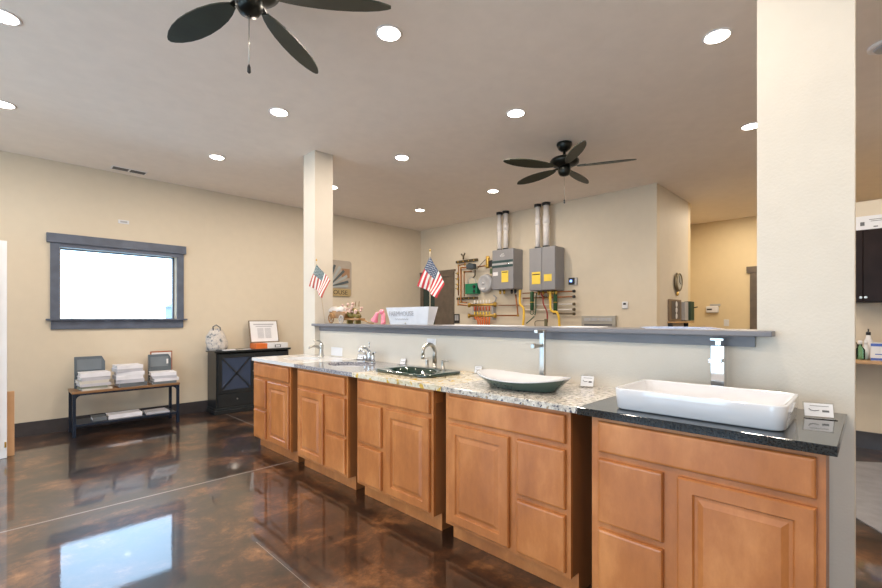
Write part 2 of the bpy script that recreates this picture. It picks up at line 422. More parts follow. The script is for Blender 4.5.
def bowl(name, c, a, b, top, depth, m, label, rim=0.0):
    t = W(thing(name, label, 'sink', (c[0], c[1], top-depth)))
    lp = [sell(*c, top, a+.012, b+.012), sell(*c, top-.02, a+.012, b+.012), sell(*c, top-depth*.6, a*.86, b*.88), sell(*c, top-depth, a*.45, b*.45),
          sell(*c, top-depth+.006, a*.4, b*.4), sell(*c, top-depth*.6+.004, a*.8, b*.82), sell(*c, top-.02, a-.004, b-.004), sell(*c, top, a-.003, b-.003)]
    MB().rings(lp, cap0=False, cap1=False).rings([lp[3], [(c[0]+(p[0]-c[0])*.01, c[1]+(p[1]-c[1])*.01, p[2]) for p in lp[3]]], cap0=False)\
        .rings([lp[4], [(c[0]+(p[0]-c[0])*.01, c[1]+(p[1]-c[1])*.01, p[2]) for p in lp[4]]], cap0=False).rings([lp[0], lp[7]], cap0=False, cap1=False).build('basin', m, t)
    MB().lathe((c[0], c[1], top-depth+.007), [(.022, 0), (.022, .003), (.008, .004)], 16).build('drain', mchrome, t)
    return done(t)
bowl('undermount_sink', S1, .15, .21, ZT-.031, .12, mwhite, 'white basin let into the white countertop, farthest sink of the row')
bowl('undermount_sink', S2, .155, .215, ZT-.031, .13, mwhite, 'white oval undermount sink in the grey granite')
# green drop-in sink with wide flat deck
t = W(thing('drop_in_sink', 'dark green glazed drop-in sink on gold granite', 'sink', (S3[0], S3[1], ZT)))
cx, cyy = 2.12, 2.335
N = 48
def dl_(z, a, b, n, ox=0): return sell(cx+ox, cyy, z, a, b, n, N)
lp = [dl_(ZT+.001, .185, .288, 7), dl_(ZT+.012, .19, .293, 7), dl_(ZT+.02, .184, .287, 7), dl_(ZT+.018, .165, .262, 5),
      sell(cx-.03, cyy, ZT+.016, .125, .195, 2.6, N), sell(cx-.03, cyy, ZT+.002, .115, .185, 2.5, N), sell(cx-.03, cyy, ZT-.06, .095, .15, 2.3, N), sell(cx-.03, cyy, ZT-.10, .05, .07, 2, N)]
MB().rings(lp, cap0=False).build('basin', mgreen, t)
MB().lathe((cx-.03, cyy, ZT-.0995), [(.024, 0), (.024, .003), (.008, .004)], 16).build('drain', mbrass, t)
done(t)
# boat-shaped vessel
t = W(thing('vessel_sink', 'boat-shaped vessel sink, white inside and dark green outside', 'sink', (2.05, 1.41, ZT)))
bx, by = 2.045, 1.392
ti = lambda k: (lambda u, v: k*v*v)
lp = [sell(bx, by, ZT+.001, .10, .205), sell(bx, by, ZT+.010, .11, .215), sell(bx, by, ZT+.030, .14, .24, tilt=ti(.006)), sell(bx, by, ZT+.052, .168, .278, 2.2, tilt=ti(.022)),
      sell(bx, by, ZT+.059, .173, .284, 2.2, tilt=ti(.024)), sell(bx, by, ZT+.059, .163, .273, 2.2, tilt=ti(.023)), sell(bx, by, ZT+.040, .13, .22, tilt=ti(.009)), sell(bx, by, ZT+.020, .07, .13), sell(bx, by, ZT+.016, .02, .02)]
MB().rings(lp, mis=[0, 0, 0, 1, 1, 1, 1, 1]).build('basin', [mvgreen, mwhite], t)
MB().lathe((bx, by, ZT+.016), [(.024, 0), (.024, .005), (.01, .007)], 16).build('drain', mchrome, t)
done(t)
# rectangular vessel
t = W(thing('vessel_sink', 'long rectangular white vessel basin with rounded corners on black granite', 'sink', (2.04, .5, ZT)))
rx, ry = 2.042, .506
lp = [rrect(rx, ry, ZT+.001, .172, .282, .035), rrect(rx, ry, ZT+.008, .182, .290, .042), rrect(rx, ry, ZT+.086, .188, .296, .045), rrect(rx, ry, ZT+.091, .186, .294, .043),
      rrect(rx, ry, ZT+.091, .178, .286, .036), rrect(rx, ry, ZT+.086, .175, .283, .034), rrect(rx, ry, ZT+.03, .165, .265, .035), rrect(rx, ry, ZT+.020, .12, .22, .03)]
MB().rings(lp).build('basin', mwhite, t)
MB().lathe((rx, ry, ZT+.0205), [(.026, 0), (.026, .004), (.01, .006)], 16).build('drain', mchrome, t)
done(t)

# ------------------------------------------------------------------ faucets (spouts point to -x)
def arc(c, r, a0, a1, n, plane='xz'):
    return [(c[0]+r*math.cos(a0+(a1-a0)*i/n), c[1], c[2]+r*math.sin(a0+(a1-a0)*i/n)) for i in range(n+1)]
z = ZT
# 1: single lever, brushed nickel
X, Y = 2.30, 3.955
t = W(thing('faucet', 'single-lever brushed nickel faucet on the white countertop', 'faucet', (X, Y, z)))
MB().lathe((X, Y, z), [(.030, 0), (.030, .004), (.024, .012), (.021, .06), (.022, .11), (.018, .135), (.006, .142)], 20).build('body', mnickel, t)
MB().tube([(X-.012, Y, z+.085), (X-.05, Y, z+.105), (X-.09, Y, z+.112), (X-.125, Y, z+.104), (X-.138, Y, z+.09)], [.015, .014, .012, .011, .010]).build('spout', mnickel, t)
MB().tube([(X, Y, z+.135), (X-.02, Y, z+.155), (X-.06, Y, z+.165), (X-.09, Y, z+.163)], [.012, .009, .007, .006]).build('handle', mnickel, t)
done(t)
# 2: chrome centerset with cross handles
X, Y = 2.30, 3.15
t = W(thing('faucet', 'polished chrome centerset faucet on the grey granite', 'faucet', (X, Y, z)))
MB().rings([sell(X, Y, z+0.0000, .028, .08, 3), sell(X, Y, z+0.0179, .025, .076, 3)]).lathe((X, Y, z+0.0179), [(.022, 0), (.017, .03), (.020, .055), (.014, .075), (.010, .09)], 16).build('body', mchrome, t)
MB().tube([(X, Y, z+0.0960), (X-.03, Y, z+0.1280), (X-.07, Y, z+0.1344), (X-.10, Y, z+0.1152), (X-.108, Y, z+0.0960)], [.011, .011, .010, .010, .009]).build('spout', mchrome, t)
MB().tube([(X, Y, z+0.1280), (X, Y, z+0.1664)], .004).lathe((X, Y, z+0.1664), [(.004, 0), (.009, .006), (.004, .014)], 10).build('lift_rod', mchrome, t)
for s_ in (-1, 1):
    yy = Y+s_*.055
    MB().lathe((X, yy, z+0.0179), [(.02, 0), (.015, .02), (.018, .04), (.012, .055)], 16).tube([(X, yy, z+0.0794), (X-.008, yy+s_*.03, z+0.0947), (X-.012, yy+s_*.055, z+0.0973)], [.009, .006, .005]).build('handle', mchrome, t)
done(t)
# 3: widespread high arc
X, Y = 2.35, 2.385; z3 = z
t = W(thing('faucet', 'high-arc brushed nickel faucet with two levers behind the green sink', 'faucet', (X, Y, z3)))
MB().lathe((X, Y, z3), [(.028, 0), (.028, .006), (.016, .016), (.014, .06)], 18).build('base', mnickel, t)
pts = [(X, Y, z3+.05), (X, Y, z3+.12)]+[(X-.062+.062*math.cos(a), Y, z3+.13+.062*math.sin(a)) for a in [PI*i/10*1.08 for i in range(11)]]
MB().tube(pts, [.017, .016]+[.0155-.0003*i for i in range(11)], 14).lathe((X-.124, Y, z3+.085), [(.010, 0), (.015, .004), (.013, .022), (.010, .03)], 14).build('spout', mnickel, t)
for s_ in (-1, 1):
    yy = Y+s_*.085
    MB().lathe((X, yy, z3), [(.026, 0), (.026, .006), (.014, .018), (.012, .055), (.015, .065), (.008, .075)], 16).build('handle', mnickel, t)
    MB().tube([(X, yy, z3+.066), (X, yy+s_*.035, z3+.072), (X, yy+s_*.06, z3+.068)], [.008, .006, .005]).build('lever', mnickel, t)
done(t)
# 4: tall square vessel faucet
X, Y = 2.30, 1.415
t = W(thing('faucet', 'tall square brushed nickel faucet behind the boat-shaped vessel', 'faucet', (X, Y, z)))
MB().box(X-.012, X+.012, Y-.016, Y+.016, z, z+.315).build('body', mnickel, t, .003)
MB().tube([(X-.015, Y, z+.225), (X-.10, Y, z+.225)], .011, 14).lathe((X-.105, Y, z+.225), [(.012, -.006), (.016, 0), (.016, .02), (.012, .022)], 14, 'x').build('spout', mnickel, t)
MB().box(X-.075, X+.017, Y-.012, Y+.012, z+.300, z+.318).build('handle', mnickel, t, .002)
done(t)
# 5: tall chrome waterfall
X, Y = 2.335, .512
t = W(thing('faucet', 'tall square polished chrome faucet behind the long white basin', 'faucet', (X, Y, z)))
MB().box(X-.022, X+.022, Y-.027, Y+.027, z, z+.262).build('body', mchrome, t, .002)
MB().box(X-.065, X-.0225, Y-.026, Y+.026, z+.19, z+.205).box(X-.065, X-.05, Y-.026, Y+.026, z+.184, z+.19).build('spout', mchrome, t, .002)
MB().box(X-.035, X+.022, Y-.027, Y+.027, z+.285, z+.297).box(X-.01, X+.01, Y-.012, Y+.012, z+.262, z+.285).build('handle', mchrome, t, .002)
done(t)

# ------------------------------------------------------------------ price cards, outlets
def card(x, y, z, w, h, rz, label, group='small price cards on the countertops'):
    t = thing('price_card', label, 'card', (x, y, z), group, rz)
    # local: faces -x, leaning back
    M = Matrix.Rotation(.35, 4, 'Y')
    MB().box(-.002, .0, -w/2-.004, w/2+.004, .0015, h+.004).build('holder', macryl, t, M=M)
    MB().box(-.035, .0, -w/2-.004, w/2+.004, .0003, .0018).build('holder_foot', macryl, t)
    MB().box(-.0032, -.0022, -w/2, w/2, .004, h).build('card', mpaper, t, M=M)
    k = MB()
    pts = [(-.0040, w*.34, h*.62), (-.0040, w*.28, h*.50), (-.0040, w*.15, h*.46), (-.0040, -w*.02, h*.52)]
    k.tube([Vector(p) for p in pts], .0014, 5)
    k.box(-.0042, -.0034, -w*.36, -w*.12, h*.40, h*.54).box(-.0042, -.0034, -w*.36, w*.3, h*.80, h*.83)
    k.build('print', mink, t, M=M)
    return t
card(2.25, .155, z+.0005, .088, .055, .28, 'clear holder with printed white card on the black granite')
card(2.34, 1.155, z+.0005, .07, .062, .2, 'small white card on speckled granite right of the boat-shaped sink')
card(2.38, 1.985, z+.0005, .05, .05, .35, 'small white card on the wall side right of the green sink')
card(2.39, 2.81, z+.0005, .05, .05, .3, 'small white card between the chrome faucet and the green sink')
card(2.39, 3.42, z+.0005, .07, .05, .2, 'small white card left of the chrome faucet on grey granite')
def plate(name, x, y, zc, w, h, label, m=mpaper, axis='x', slots=True):
    t = W(thing(name, label, 'outlet', (x, y, zc)))
    if axis == 'x': MB().box(x-.006, x, y-w/2, y+w/2, zc-h/2, zc+h/2).build('cover_plate', m, t, .002)
    if slots:
        MB().box(x-.0085, x-.006, y-w*.3, y+w*.3, zc-h*.36, zc-h*.06).box(x-.0085, x-.006, y-w*.3, y+w*.3, zc+h*.06, zc+h*.36).build('socket', m, t)
    return done(t)
plate('wall_outlet', 2.42, 2.49, 1.095, .10, .05, 'white outlet plate on the half wall above the green sink', slots=True)
plate('wall_outlet', 2.42, 3.86, .945, .20, .085, 'wide white plate on the half wall beside the farthest sink', slots=False)
plate('wall_outlet', XF, 1.905, 1.20, .08, .12, 'white outlet plate low on the warm far wall')

# ------------------------------------------------------------------ ceiling lights
lens_names = {}
lx = [.04, 1.715, 3.165, 4.875]; ly = [.76, 2.17, 3.67, 5.20]
vis = {(1, 1): 'recessed ceiling light to the right of the near fan',
       (2, 0): 'recessed ceiling light just left of the near pillar top', (2, 1): 'recessed ceiling light left of the far fan',
       (1, 2): 'recessed ceiling light below the near fan pull chain', (1, 3): 'recessed ceiling light above the window, left of the far pillar',
       (2, 2): 'recessed ceiling light in front of the boilers, right of the far pillar', (3, 2): 'recessed ceiling light above the boiler flue pipes',
       (2, 3): 'recessed ceiling light half hidden by the far pillar', (3, 3): 'recessed ceiling light nearest the back corner above the flag',
       (3, 0): 'recessed ceiling light touching the left edge of the near pillar',
       (0, 2): 'recessed ceiling light cut by the left edge, the nearer one', (0, 3): 'recessed ceiling light cut by the left edge, the farther one'}
POS = {(2, 0): (3.179, .705), (2, 1): (3.155, 2.204), (1, 2): (1.711, 3.641), (1, 3): (1.711, 5.141), (2, 2): (3.146, 3.707), (3, 2): (4.863, 3.782), (2, 3): (3.191, 5.212),
       (3, 3): (4.878, 5.295), (3, 0): (4.887, .813), (0, 2): (.033, 3.635), (0, 3): (.047, 5.128), (1, 1): (1.717, 2.147)}
proto = None
def lamp(x, y, power=9, col=(1, .87, .72), parent=None):
    l = bpy.data.lights.new('can_lamp', 'AREA'); l.shape = 'DISK'; l.size = .13; l.energy = power; l.color = col
    o = bpy.data.objects.new('can_lamp', l); C.objects.link(o)
    if parent: o.parent = parent; o.location = (0, 0, -.012)
    else: o.location = (x, y, H-.012)
    return o
PW = 12
for k, (x, y) in POS.items():
    if proto is None:
        t = proto = thing('ceiling_light', vis[k], 'ceiling light', (x, y, H), 'recessed ceiling lights')
        MB().lathe((0, 0, 0), [(.070, -.0005), (.083, -.0005), (.081, -.006), (.070, -.006)], 32).build('trim_ring', mpvc, t)
        MB().lathe((0, 0, 0), [(.069, -.0006), (.069, -.006), (.05, -.009)], 32).build('lens', mlamp, t)
        o = lamp(0, 0, PW, parent=t)
    else:
        t = copy_tree(proto); t.location = (x, y, H); t['label'] = vis[k]
# lamps of the same grid outside the frame
for (x, y, p) in [(1.715, .7, PW), (.04, 2.17, PW), (.04, .7, PW), (-1.6, .7, PW), (-1.6, 2.2, PW), (-1.6, 3.65, PW), (-1.6, 5.15, PW), (1.7, -.9, PW), (3.17, -.9, PW), (.04, -.9, PW), (4.9, -.9, PW)]:
    lamp(x, y, p)
for (x, y, p) in [(7.6, .8, 20), (7.6, -.9, 20), (8.3, 1.6, 14)]: lamp(x, y, p, (1, .85, .64))

# ceiling fans
def fan(loc, a0, label):
    x, y = loc
    t = thing('ceiling_fan', label, 'ceiling fan', (x, y, H), 'dark ceiling fans')
    MB().lathe((0, 0, 0), [(.075, -.0005), (.078, -.02), (.06, -.06), (.028, -.085)], 28).build('mount', mfanm, t)
    MB().lathe((0, 0, 0), [(.014, -.08), (.014, -.15)], 12).build('downrod', mfanm, t)
    MB().lathe((0, 0, 0), [(.03, -.13), (.07, -.145), (.125, -.16), (.145, -.185), (.14, -.21), (.10, -.232), (.06, -.24)], 32).build('motor_housing', mfanm, t)
    MB().lathe((0, 0, 0), [(.055, -.238), (.062, -.27), (.060, -.30), (.045, -.325), (.012, -.335)], 28).build('switch_housing', mfanm, t)
    bl = []; prof = [(.125, .018), (.17, .036), (.23, .052), (.31, .064), (.40, .069), (.48, .066), (.55, .056), (.61, .040), (.65, .022), (.668, .008)]
    up = [(r, w) for r, w in prof]; dn = [(r, -w) for r, w in prof[::-1]]
    poly = up+dn
    for k in range(5):
        a = math.radians(a0+72*k)
        M = Matrix.Rotation(a, 4, 'Z') @ Matrix.Translation((0, 0, -.245)) @ Matrix.Rotation(.2, 4, 'X')
        b = MB().prism(poly, -.004, .004).build('blade', mfan, t, M=M)
        MB().prism([(.06, .014), (.13, .012), (.20, .024), (.215, .0), (.20, -.024), (.13, -.012), (.06, -.014)], .0045, .010).build('blade_arm', mfanm, b, M=M)
    ch = MB().tube([(0, 0, -.33), (0, 0, -.57)], .0022, 6).build('pull_chain', mnickel, t)
    MB().lathe((0, 0, -.61), [(.004, 0), (.009, .006), (.008, .03), (.003, .042)], 12).build('pull_knob', mdark, ch)
    return t
fan((.845, 2.11), 33, 'dark five-blade ceiling fan nearest the camera, cut by the top edge')
fan((4.04, 2.235), 7, 'dark five-blade ceiling fan over the boilers, the farther one')

# ceiling vent register, speaker
t = W(thing('ceiling_vent', 'small slotted air register in the ceiling above the window', 'vent', (1.12, 6.33, H)))
MB().box(.95, 1.30, 6.27, 6.40, H-.008, H-.0005).build('frame', mpvc, t, .002)
MB().box(.965, 1.115, 6.285, 6.385, H-.0105, H-.008).box(1.135, 1.285, 6.285, 6.385, H-.0105, H-.008).build('louvre', mat('louvre_shade', (.10, .10, .11), .5), t)
done(t)
t = W(thing('smoke_detector', 'round white fixture on the ceiling at the right edge', 'ceiling fixture', (4.05, -.06, H)))
MB().lathe((4.05, -.06, H), [(.10, -.0005), (.10, -.012), (.085, -.02)], 28).build('base_ring', mpvc, t)
MB().lathe((4.05, -.06, H), [(.07, -.02), (.06, -.03), (.02, -.034)], 28).build('cover', mgreyl, t)
done(t)
# plate over the window
t = W(thing('wall_plate', 'small white plate on the wall above the window', 'wall plate', (1.11, YW, 2.46)))
MB().box(1.055, 1.165, YW-.008, YW-.0005, 2.44, 2.485).build('cover_plate', mpaper, t, .002)
MB().box(1.075, 1.145, YW-.011, YW-.008, 2.452, 2.473).build('inset', mgreyl, t)
done(t)

# ------------------------------------------------------------------ bench with sample books
bx0, bx1, by0, by1, bz = .575, 1.60, 6.09, 6.46, .49
t = W(thing('bench_table', 'low bench table with wooden top and dark metal frame under the window', 'bench', (1.08, 6.28, 0)))
MB().box(bx0, bx1, by0, by1, bz-.025, bz).build('table_top', ramp_mat('bench_oak', [(.3, (.20, .10, .045)), (.7, (.34, .19, .09))], 6, .4, 0, (.2, 1, 1)), t, .003)
for x in (bx0+.005, bx1-.035):
    for y in (by0+.005, by1-.035):
        MB().box(x, x+.03, y, y+.03, .001, bz-.025).build('leg', mblackm, t)
fr = MB().box(bx0+.035, bx1-.035, by0+.01, by0+.03, bz-.045, bz-.026).box(bx0+.035, bx1-.035, by1-.03, by1-.01, bz-.045, bz-.026)
for s_, xx in ((1, bx0+.035), (-1, bx1-.035)):
    n = 6; poly = [(xx, bz-.045), (xx+s_*.05, bz-.045)]+[(xx+s_*(.05-.05*math.sin(PI/2*i/n)), bz-.095+.05*math.cos(PI/2*i/n)) for i in range(1, n+1)]
    fr.prism(poly, by0+.014, by0+.026, 'y')
fr.build('apron_frame', mblackm, t)
MB().box(bx0+.035, bx1-.035, by0+.008, by1-.008, .115, .135).build('shelf', mblackm, t)
done(t)
mcov = [mat('cover_'+n, c, .5) for n, c in (('white', (.76, .76, .82)), ('slate', (.12, .14, .16)), ('grey', (.50, .50, .56)), ('cream', (.58, .56, .52)), ('olive', (.22, .23, .18)))]
def book(x0, x1, y0, y1, z0, h, m, label, group, rz=0, spine=0):
    cx_, cy_ = (x0+x1)/2, (y0+y1)/2; a, b = (x1-x0)/2, (y1-y0)/2
    t = thing('sample_book', label, 'book', (cx_, cy_, z0), group, rz)
    c = .0035
    MB().box(-a, a, -b, b, .0003, c).box(-a, a, -b, b, h-c, h-.0003).box(-a, a, -b, -b+c, c, h-c).build('cover', m, t)
    MB().box(-a+.006, a-.006, -b+c+.0005, b-.008, c+.0003, h-c-.0003).build('pages', mpaper, t)
    return t
def stack(xc, yc, z0, lst, place, wobble):
    zz = z0+.0005; n = len(lst)
    words = {1: 'topmost', 2: 'second from top', 3: 'third from top', 4: 'fourth from top', 5: 'fifth from top', 6: 'sixth from top'}
    for k, (h, mi, w, dx) in enumerate(lst):
        col = ['white', 'slate', 'grey', 'cream', 'olive'][mi]
        pos = 'bottom one' if k == 0 else words[n-k]
        book(xc-w/2+dx, xc+w/2+dx, yc-.12, yc+.12, zz, h, mcov[mi], '%s sample book in the %s stack on the bench, %s' % (col, place, pos), 'sample books stacked on the bench', random.uniform(-wobble, wobble))
        zz += h+.0004
stack(.775, 6.235, bz, [(.02, 3, .27, .01), (.022, 4, .26, -.01), (.03, 2, .27, 0), (.032, 3, .26, -.015), (.038, 2, .25, 0), (.045, 0, .265, .005)], 'left', .12)
stack(1.105, 6.235, bz, [(.045, 1, .27, .015), (.04, 2, .27, 0), (.042, 0, .26, -.015), (.045, 0, .27, .0), (.035, 2, .25, -.02), (.04, 0, .25, -.015)], 'middle', .11)
stack(1.455, 6.235, bz, [(.03, 1, .25, -.01), (.036, 0, .26, .01), (.03, 2, .25, 0), (.04, 0, .26, -.01)], 'right', .1)
def binder(x0, x1, z1, label, m, m2=None):
    t = W(thing('sample_case', label, 'sample case', ((x0+x1)/2, 6.40, bz)))
    def P(y, d): return y+d
    MB().prism([(x0, bz+.0005), (x1, bz+.0005), (x1, z1-.06), (x1-.03, z1), (x0, z1)], 6.375, 6.42, 'y').build('case', m, t, .003)
    MB().box(x0+.02, x1-.035, 6.369, 6.375, z1-.15, z1-.03).build('front_panel', mcov[2] if m2 is None else m2, t)
    if x0 > 1: MB().box(x1-.055, x1-.035, 6.366, 6.3689, z1-.12, z1-.06).build('tag', mpaper, t)
    return done(t)
mbind = mat('case_slate', (.10, .125, .15), .45)
binder(.625, .90, .845, 'dark grey sample case standing behind the left stack of books', mbind, mat('panel_slate2', (.15, .18, .21), .45))
binder(1.33, 1.575, .83, 'dark grey sample case with white tag behind the right stack of books', mbind, mat('panel_slate', (.17, .20, .23), .45))
t = W(thing('picture_frame', 'thin reddish framed board leaning on the wall behind the right sample case', 'frame', (1.48, 6.45, bz)))
MB().box(1.36, 1.60, 6.43, 6.445, bz+.0005, .865).build('frame', mat('frame_red', (.35, .11, .05), .5), t)
MB().box(1.372, 1.588, 6.426, 6.430, bz+.01, .85).build('panel', mpaper, t)
done(t)
G3 = 'samples on the lower shelf of the bench'
book(.90, 1.22, 6.16, 6.36, .136, .045, mcov[0], 'pale flat box on the lower bench shelf, middle', G3)
book(.76, .89, 6.16, 6.36, .136, .04, mcov[1], 'dark flat box at the left of the lower bench shelf', G3)
book(1.26, 1.50, 6.14, 6.38, .136, .02, mcov[2], 'grey flat sample at the right of the lower bench shelf', G3)

# ------------------------------------------------------------------ black sideboard with x doors
kx0, kx1, ky0, ky1 = 2.05, 3.06, 6.20, 6.52
t = W(thing('sideboard', 'black two-door sideboard with x-braced glass doors against the left wall', 'cabinet', (2.55, 6.36, 0)))
b = MB().box(kx0, kx0+.02, ky0, ky1, .08, .82).box(kx1-.02, kx1, ky0, ky1, .08, .82).box(kx0+.02, kx1-.02, ky1-.01, ky1, .08, .82).box(kx0+.02, kx1-.02, ky0, ky1-.01, .08, .10)
b.box(kx0+.02, kx1-.02, ky0+.02, ky1-.01, .48, .495)
b.build('body', mblack, t)
MB().box(kx0-.02, kx1+.02, ky0-.02, ky1+.005, .001, .05).box(kx0-.01, kx1+.01, ky0-.01, ky1, .05, .08).build('plinth', mblack, t, .004)
MB().box(kx0-.025, kx1+.025, ky0-.025, ky1+.005, .82, .845).build('top', mblack, t, .004)
mcabglass = mat('cabinet_glass_dark', (.03, .05, .10), .1, coat=.6)
for (a, b_) in ((kx0+.02, (kx0+kx1)/2-.002), ((kx0+kx1)/2+.002, kx1-.02)):
    d = MB(); Z0, Z1 = .27, .80; s_ = .05
    d.box(a, a+s_, ky0-.018, ky0-.001, Z0, Z1).box(b_-s_, b_, ky0-.018, ky0-.001, Z0, Z1).box(a+s_, b_-s_, ky0-.018, ky0-.001, Z0, Z0+s_).box(a+s_, b_-s_, ky0-.018, ky0-.001, Z1-s_, Z1)
    for (p, q) in (((a+s_, Z0+s_), (b_-s_, Z1-s_)), ((a+s_, Z1-s_), (b_-s_, Z0+s_))):
        v = Vector((q[0]-p[0], q[1]-p[1])).normalized()*.009; n = Vector((-v.y, v.x))
        d.prism([(p[0]+n.x, p[1]+n.y), (p[0]-n.x, p[1]-n.y), (q[0]-n.x, q[1]-n.y), (q[0]+n.x, q[1]+n.y)], ky0-.017, ky0-.011, 'y')
    dd = d.build('door', mblack, t)
    MB().box(a+s_, b_-s_, ky0-.008, ky0-.005, Z0+s_, Z1-s_).build('pane', mcabglass, dd)
    kx = b_-.025 if a < 2.3 else a+.025
    MB().lathe((kx, ky0-.018, .55), [(.004, -.001), (.006, -.012), (.012, -.02), (.008, -.028)], 12, 'y').build('knob', mnickel, dd)
    dw = MB().box(a, b_, ky0-.016, ky0-.001, .10, .262).build('drawer_front', mblack, t, .003)
    MB().lathe(((a+b_)/2, ky0-.016, .19), [(.004, -.001), (.006, -.012), (.012, -.02), (.008, -.028)], 12, 'y').build('knob', mnickel, dw)
done(t)
# things on the sideboard
z0 = .8455
bg = W(thing('gift_bag', 'crumpled grey and white patterned cloth bag on the left of the sideboard', 'bag', (2.11, 6.34, z0)))
prof = [(.120, .075, 0), (.128, .085, .05), (.130, .08, .13), (.120, .065, .20), (.085, .04, .26), (.05, .02, .29)]
lp = []
for a, b_, hh in prof:
    l = []
    for i in range(28):
        th = 2*PI*i/28; k = 1+.10*math.sin(5*th+hh*30)+.06*math.sin(9*th-hh*50)
        l.append((2.11+a*k*math.cos(th)-hh*.06, 6.34+b_*k*math.sin(th), z0+.0005+hh+(.012*math.sin(4*th) if hh else 0)))
    lp.append(l)
mbag = ramp_mat('bag_cloth', [(.38, (.12, .15, .18)), (.45, (.50, .47, .46)), (.62, (.66, .61, .56))], 16, .8, extra=[((.10, .14, .20), 30, .66)])
MB().rings(lp).build('bag_body', mbag, bg)
MB().tube([(2.06, 6.33, z0+.26), (2.05, 6.31, z0+.32), (2.09, 6.31, z0+.345), (2.14, 6.31, z0+.31), (2.15, 6.33, z0+.24)], .008).build('handle', mbind, bg)
MB().prism([(1.985, z0+.14), (2.03, z0+.24), (2.05, z0+.22), (2.02, z0+.12)], 6.30, 6.31, 'y').build('flap', mbind, bg)
done(bg)
tag(MB().box(2.14, 2.30, 6.19, 6.245, z0+.0005, z0+.014).build('paper_stack', mpaper), 'low stack of papers at the sideboard edge in front of the cloth bag', 'papers')
t = W(thing('leaflet', 'scattered pale leaflets between bag and certificate on the sideboard', 'papers', (2.42, 6.28, z0)))
MB().box(2.34, 2.44, 6.22, 6.29, z0+.0005, z0+.003).build('sheet', mcov[3], t)
MB().box(2.45, 2.53, 6.25, 6.33, z0+.0005, z0+.003).build('sheet', mcov[0], t)
done(t)
# certificate frame leaning
t = W(thing('certificate_frame', 'framed printed certificate propped up on the sideboard against the wall', 'frame', (2.80, 6.42, z0)))
Mc = Matrix.Translation((2.80, 6.40, z0+.082)) @ Matrix.Rotation(-.25, 4, 'X')
MB().box(-.215, .215, 0, .014, 0, .33).build('frame', mat('frame_bronze', (.20, .15, .10), .4), t, M=Mc)
MB().box(-.20, .20, -.002, -.0002, .013, .317).build('paper', mpaper, t, M=Mc)
k = MB().box(-.15, .15, -.004, -.0022, .262, .278).box(-.12, .12, -.004, -.0022, .235, .245)
for i in range(9):
    k.box(-.10, -.01, -.004, -.0022, .20-i*.017, .207-i*.017).box(.01, .10, -.004, -.0022, .20-i*.017, .207-i*.017)
k.build('print', minkl, t, M=Mc)
done(t)
t = W(thing('card_box', 'flat white box with orange end and small label under the certificate', 'box', (2.85, 6.33, z0)))
MB().box(2.60, 2.76, 6.24, 6.46, z0+.0005, z0+.075).build('orange_end', morange, t, .002)
MB().box(2.76, 3.07, 6.24, 6.46, z0+.0005, z0+.075).build('box_body', mpaper, t, .002)
MB().box(2.87, 2.96, 6.235, 6.2395, z0+.012, z0+.05).box(2.88, 2.95, 6.2335, 6.2350, z0+.018, z0+.044, 1).build('label_frame', [mblack, mpaper], t)
done(t)

# ------------------------------------------------------------------ left edge: white display panel, tan board
t = W(thing('display_panel', 'tall white display panel cut by the left edge of the view', 'panel', (-.3, 5.66, 0)))
MB().box(-.75, .078, 5.66, 5.69, .001, 1.99).build('panel', mpaper, t, .004)
MB().box(-.70, .030, 5.652, 5.66, .08, .95).box(-.70, .030, 5.652, 5.66, 1.02, 1.93).build('raised_panel', mpaper, t, .004)
MB().box(.06, .074, 5.652, 5.66, .10, .15).build('hinge', mbrass, t)
done(t)
tag(MB().box(.02, .128, 5.72, 5.745, .001, .60).build('wood_board', mat('board_tan', (.55, .33, .18), .6), bevel=.002), 'short tan wooden board standing behind the white display panel', 'board')

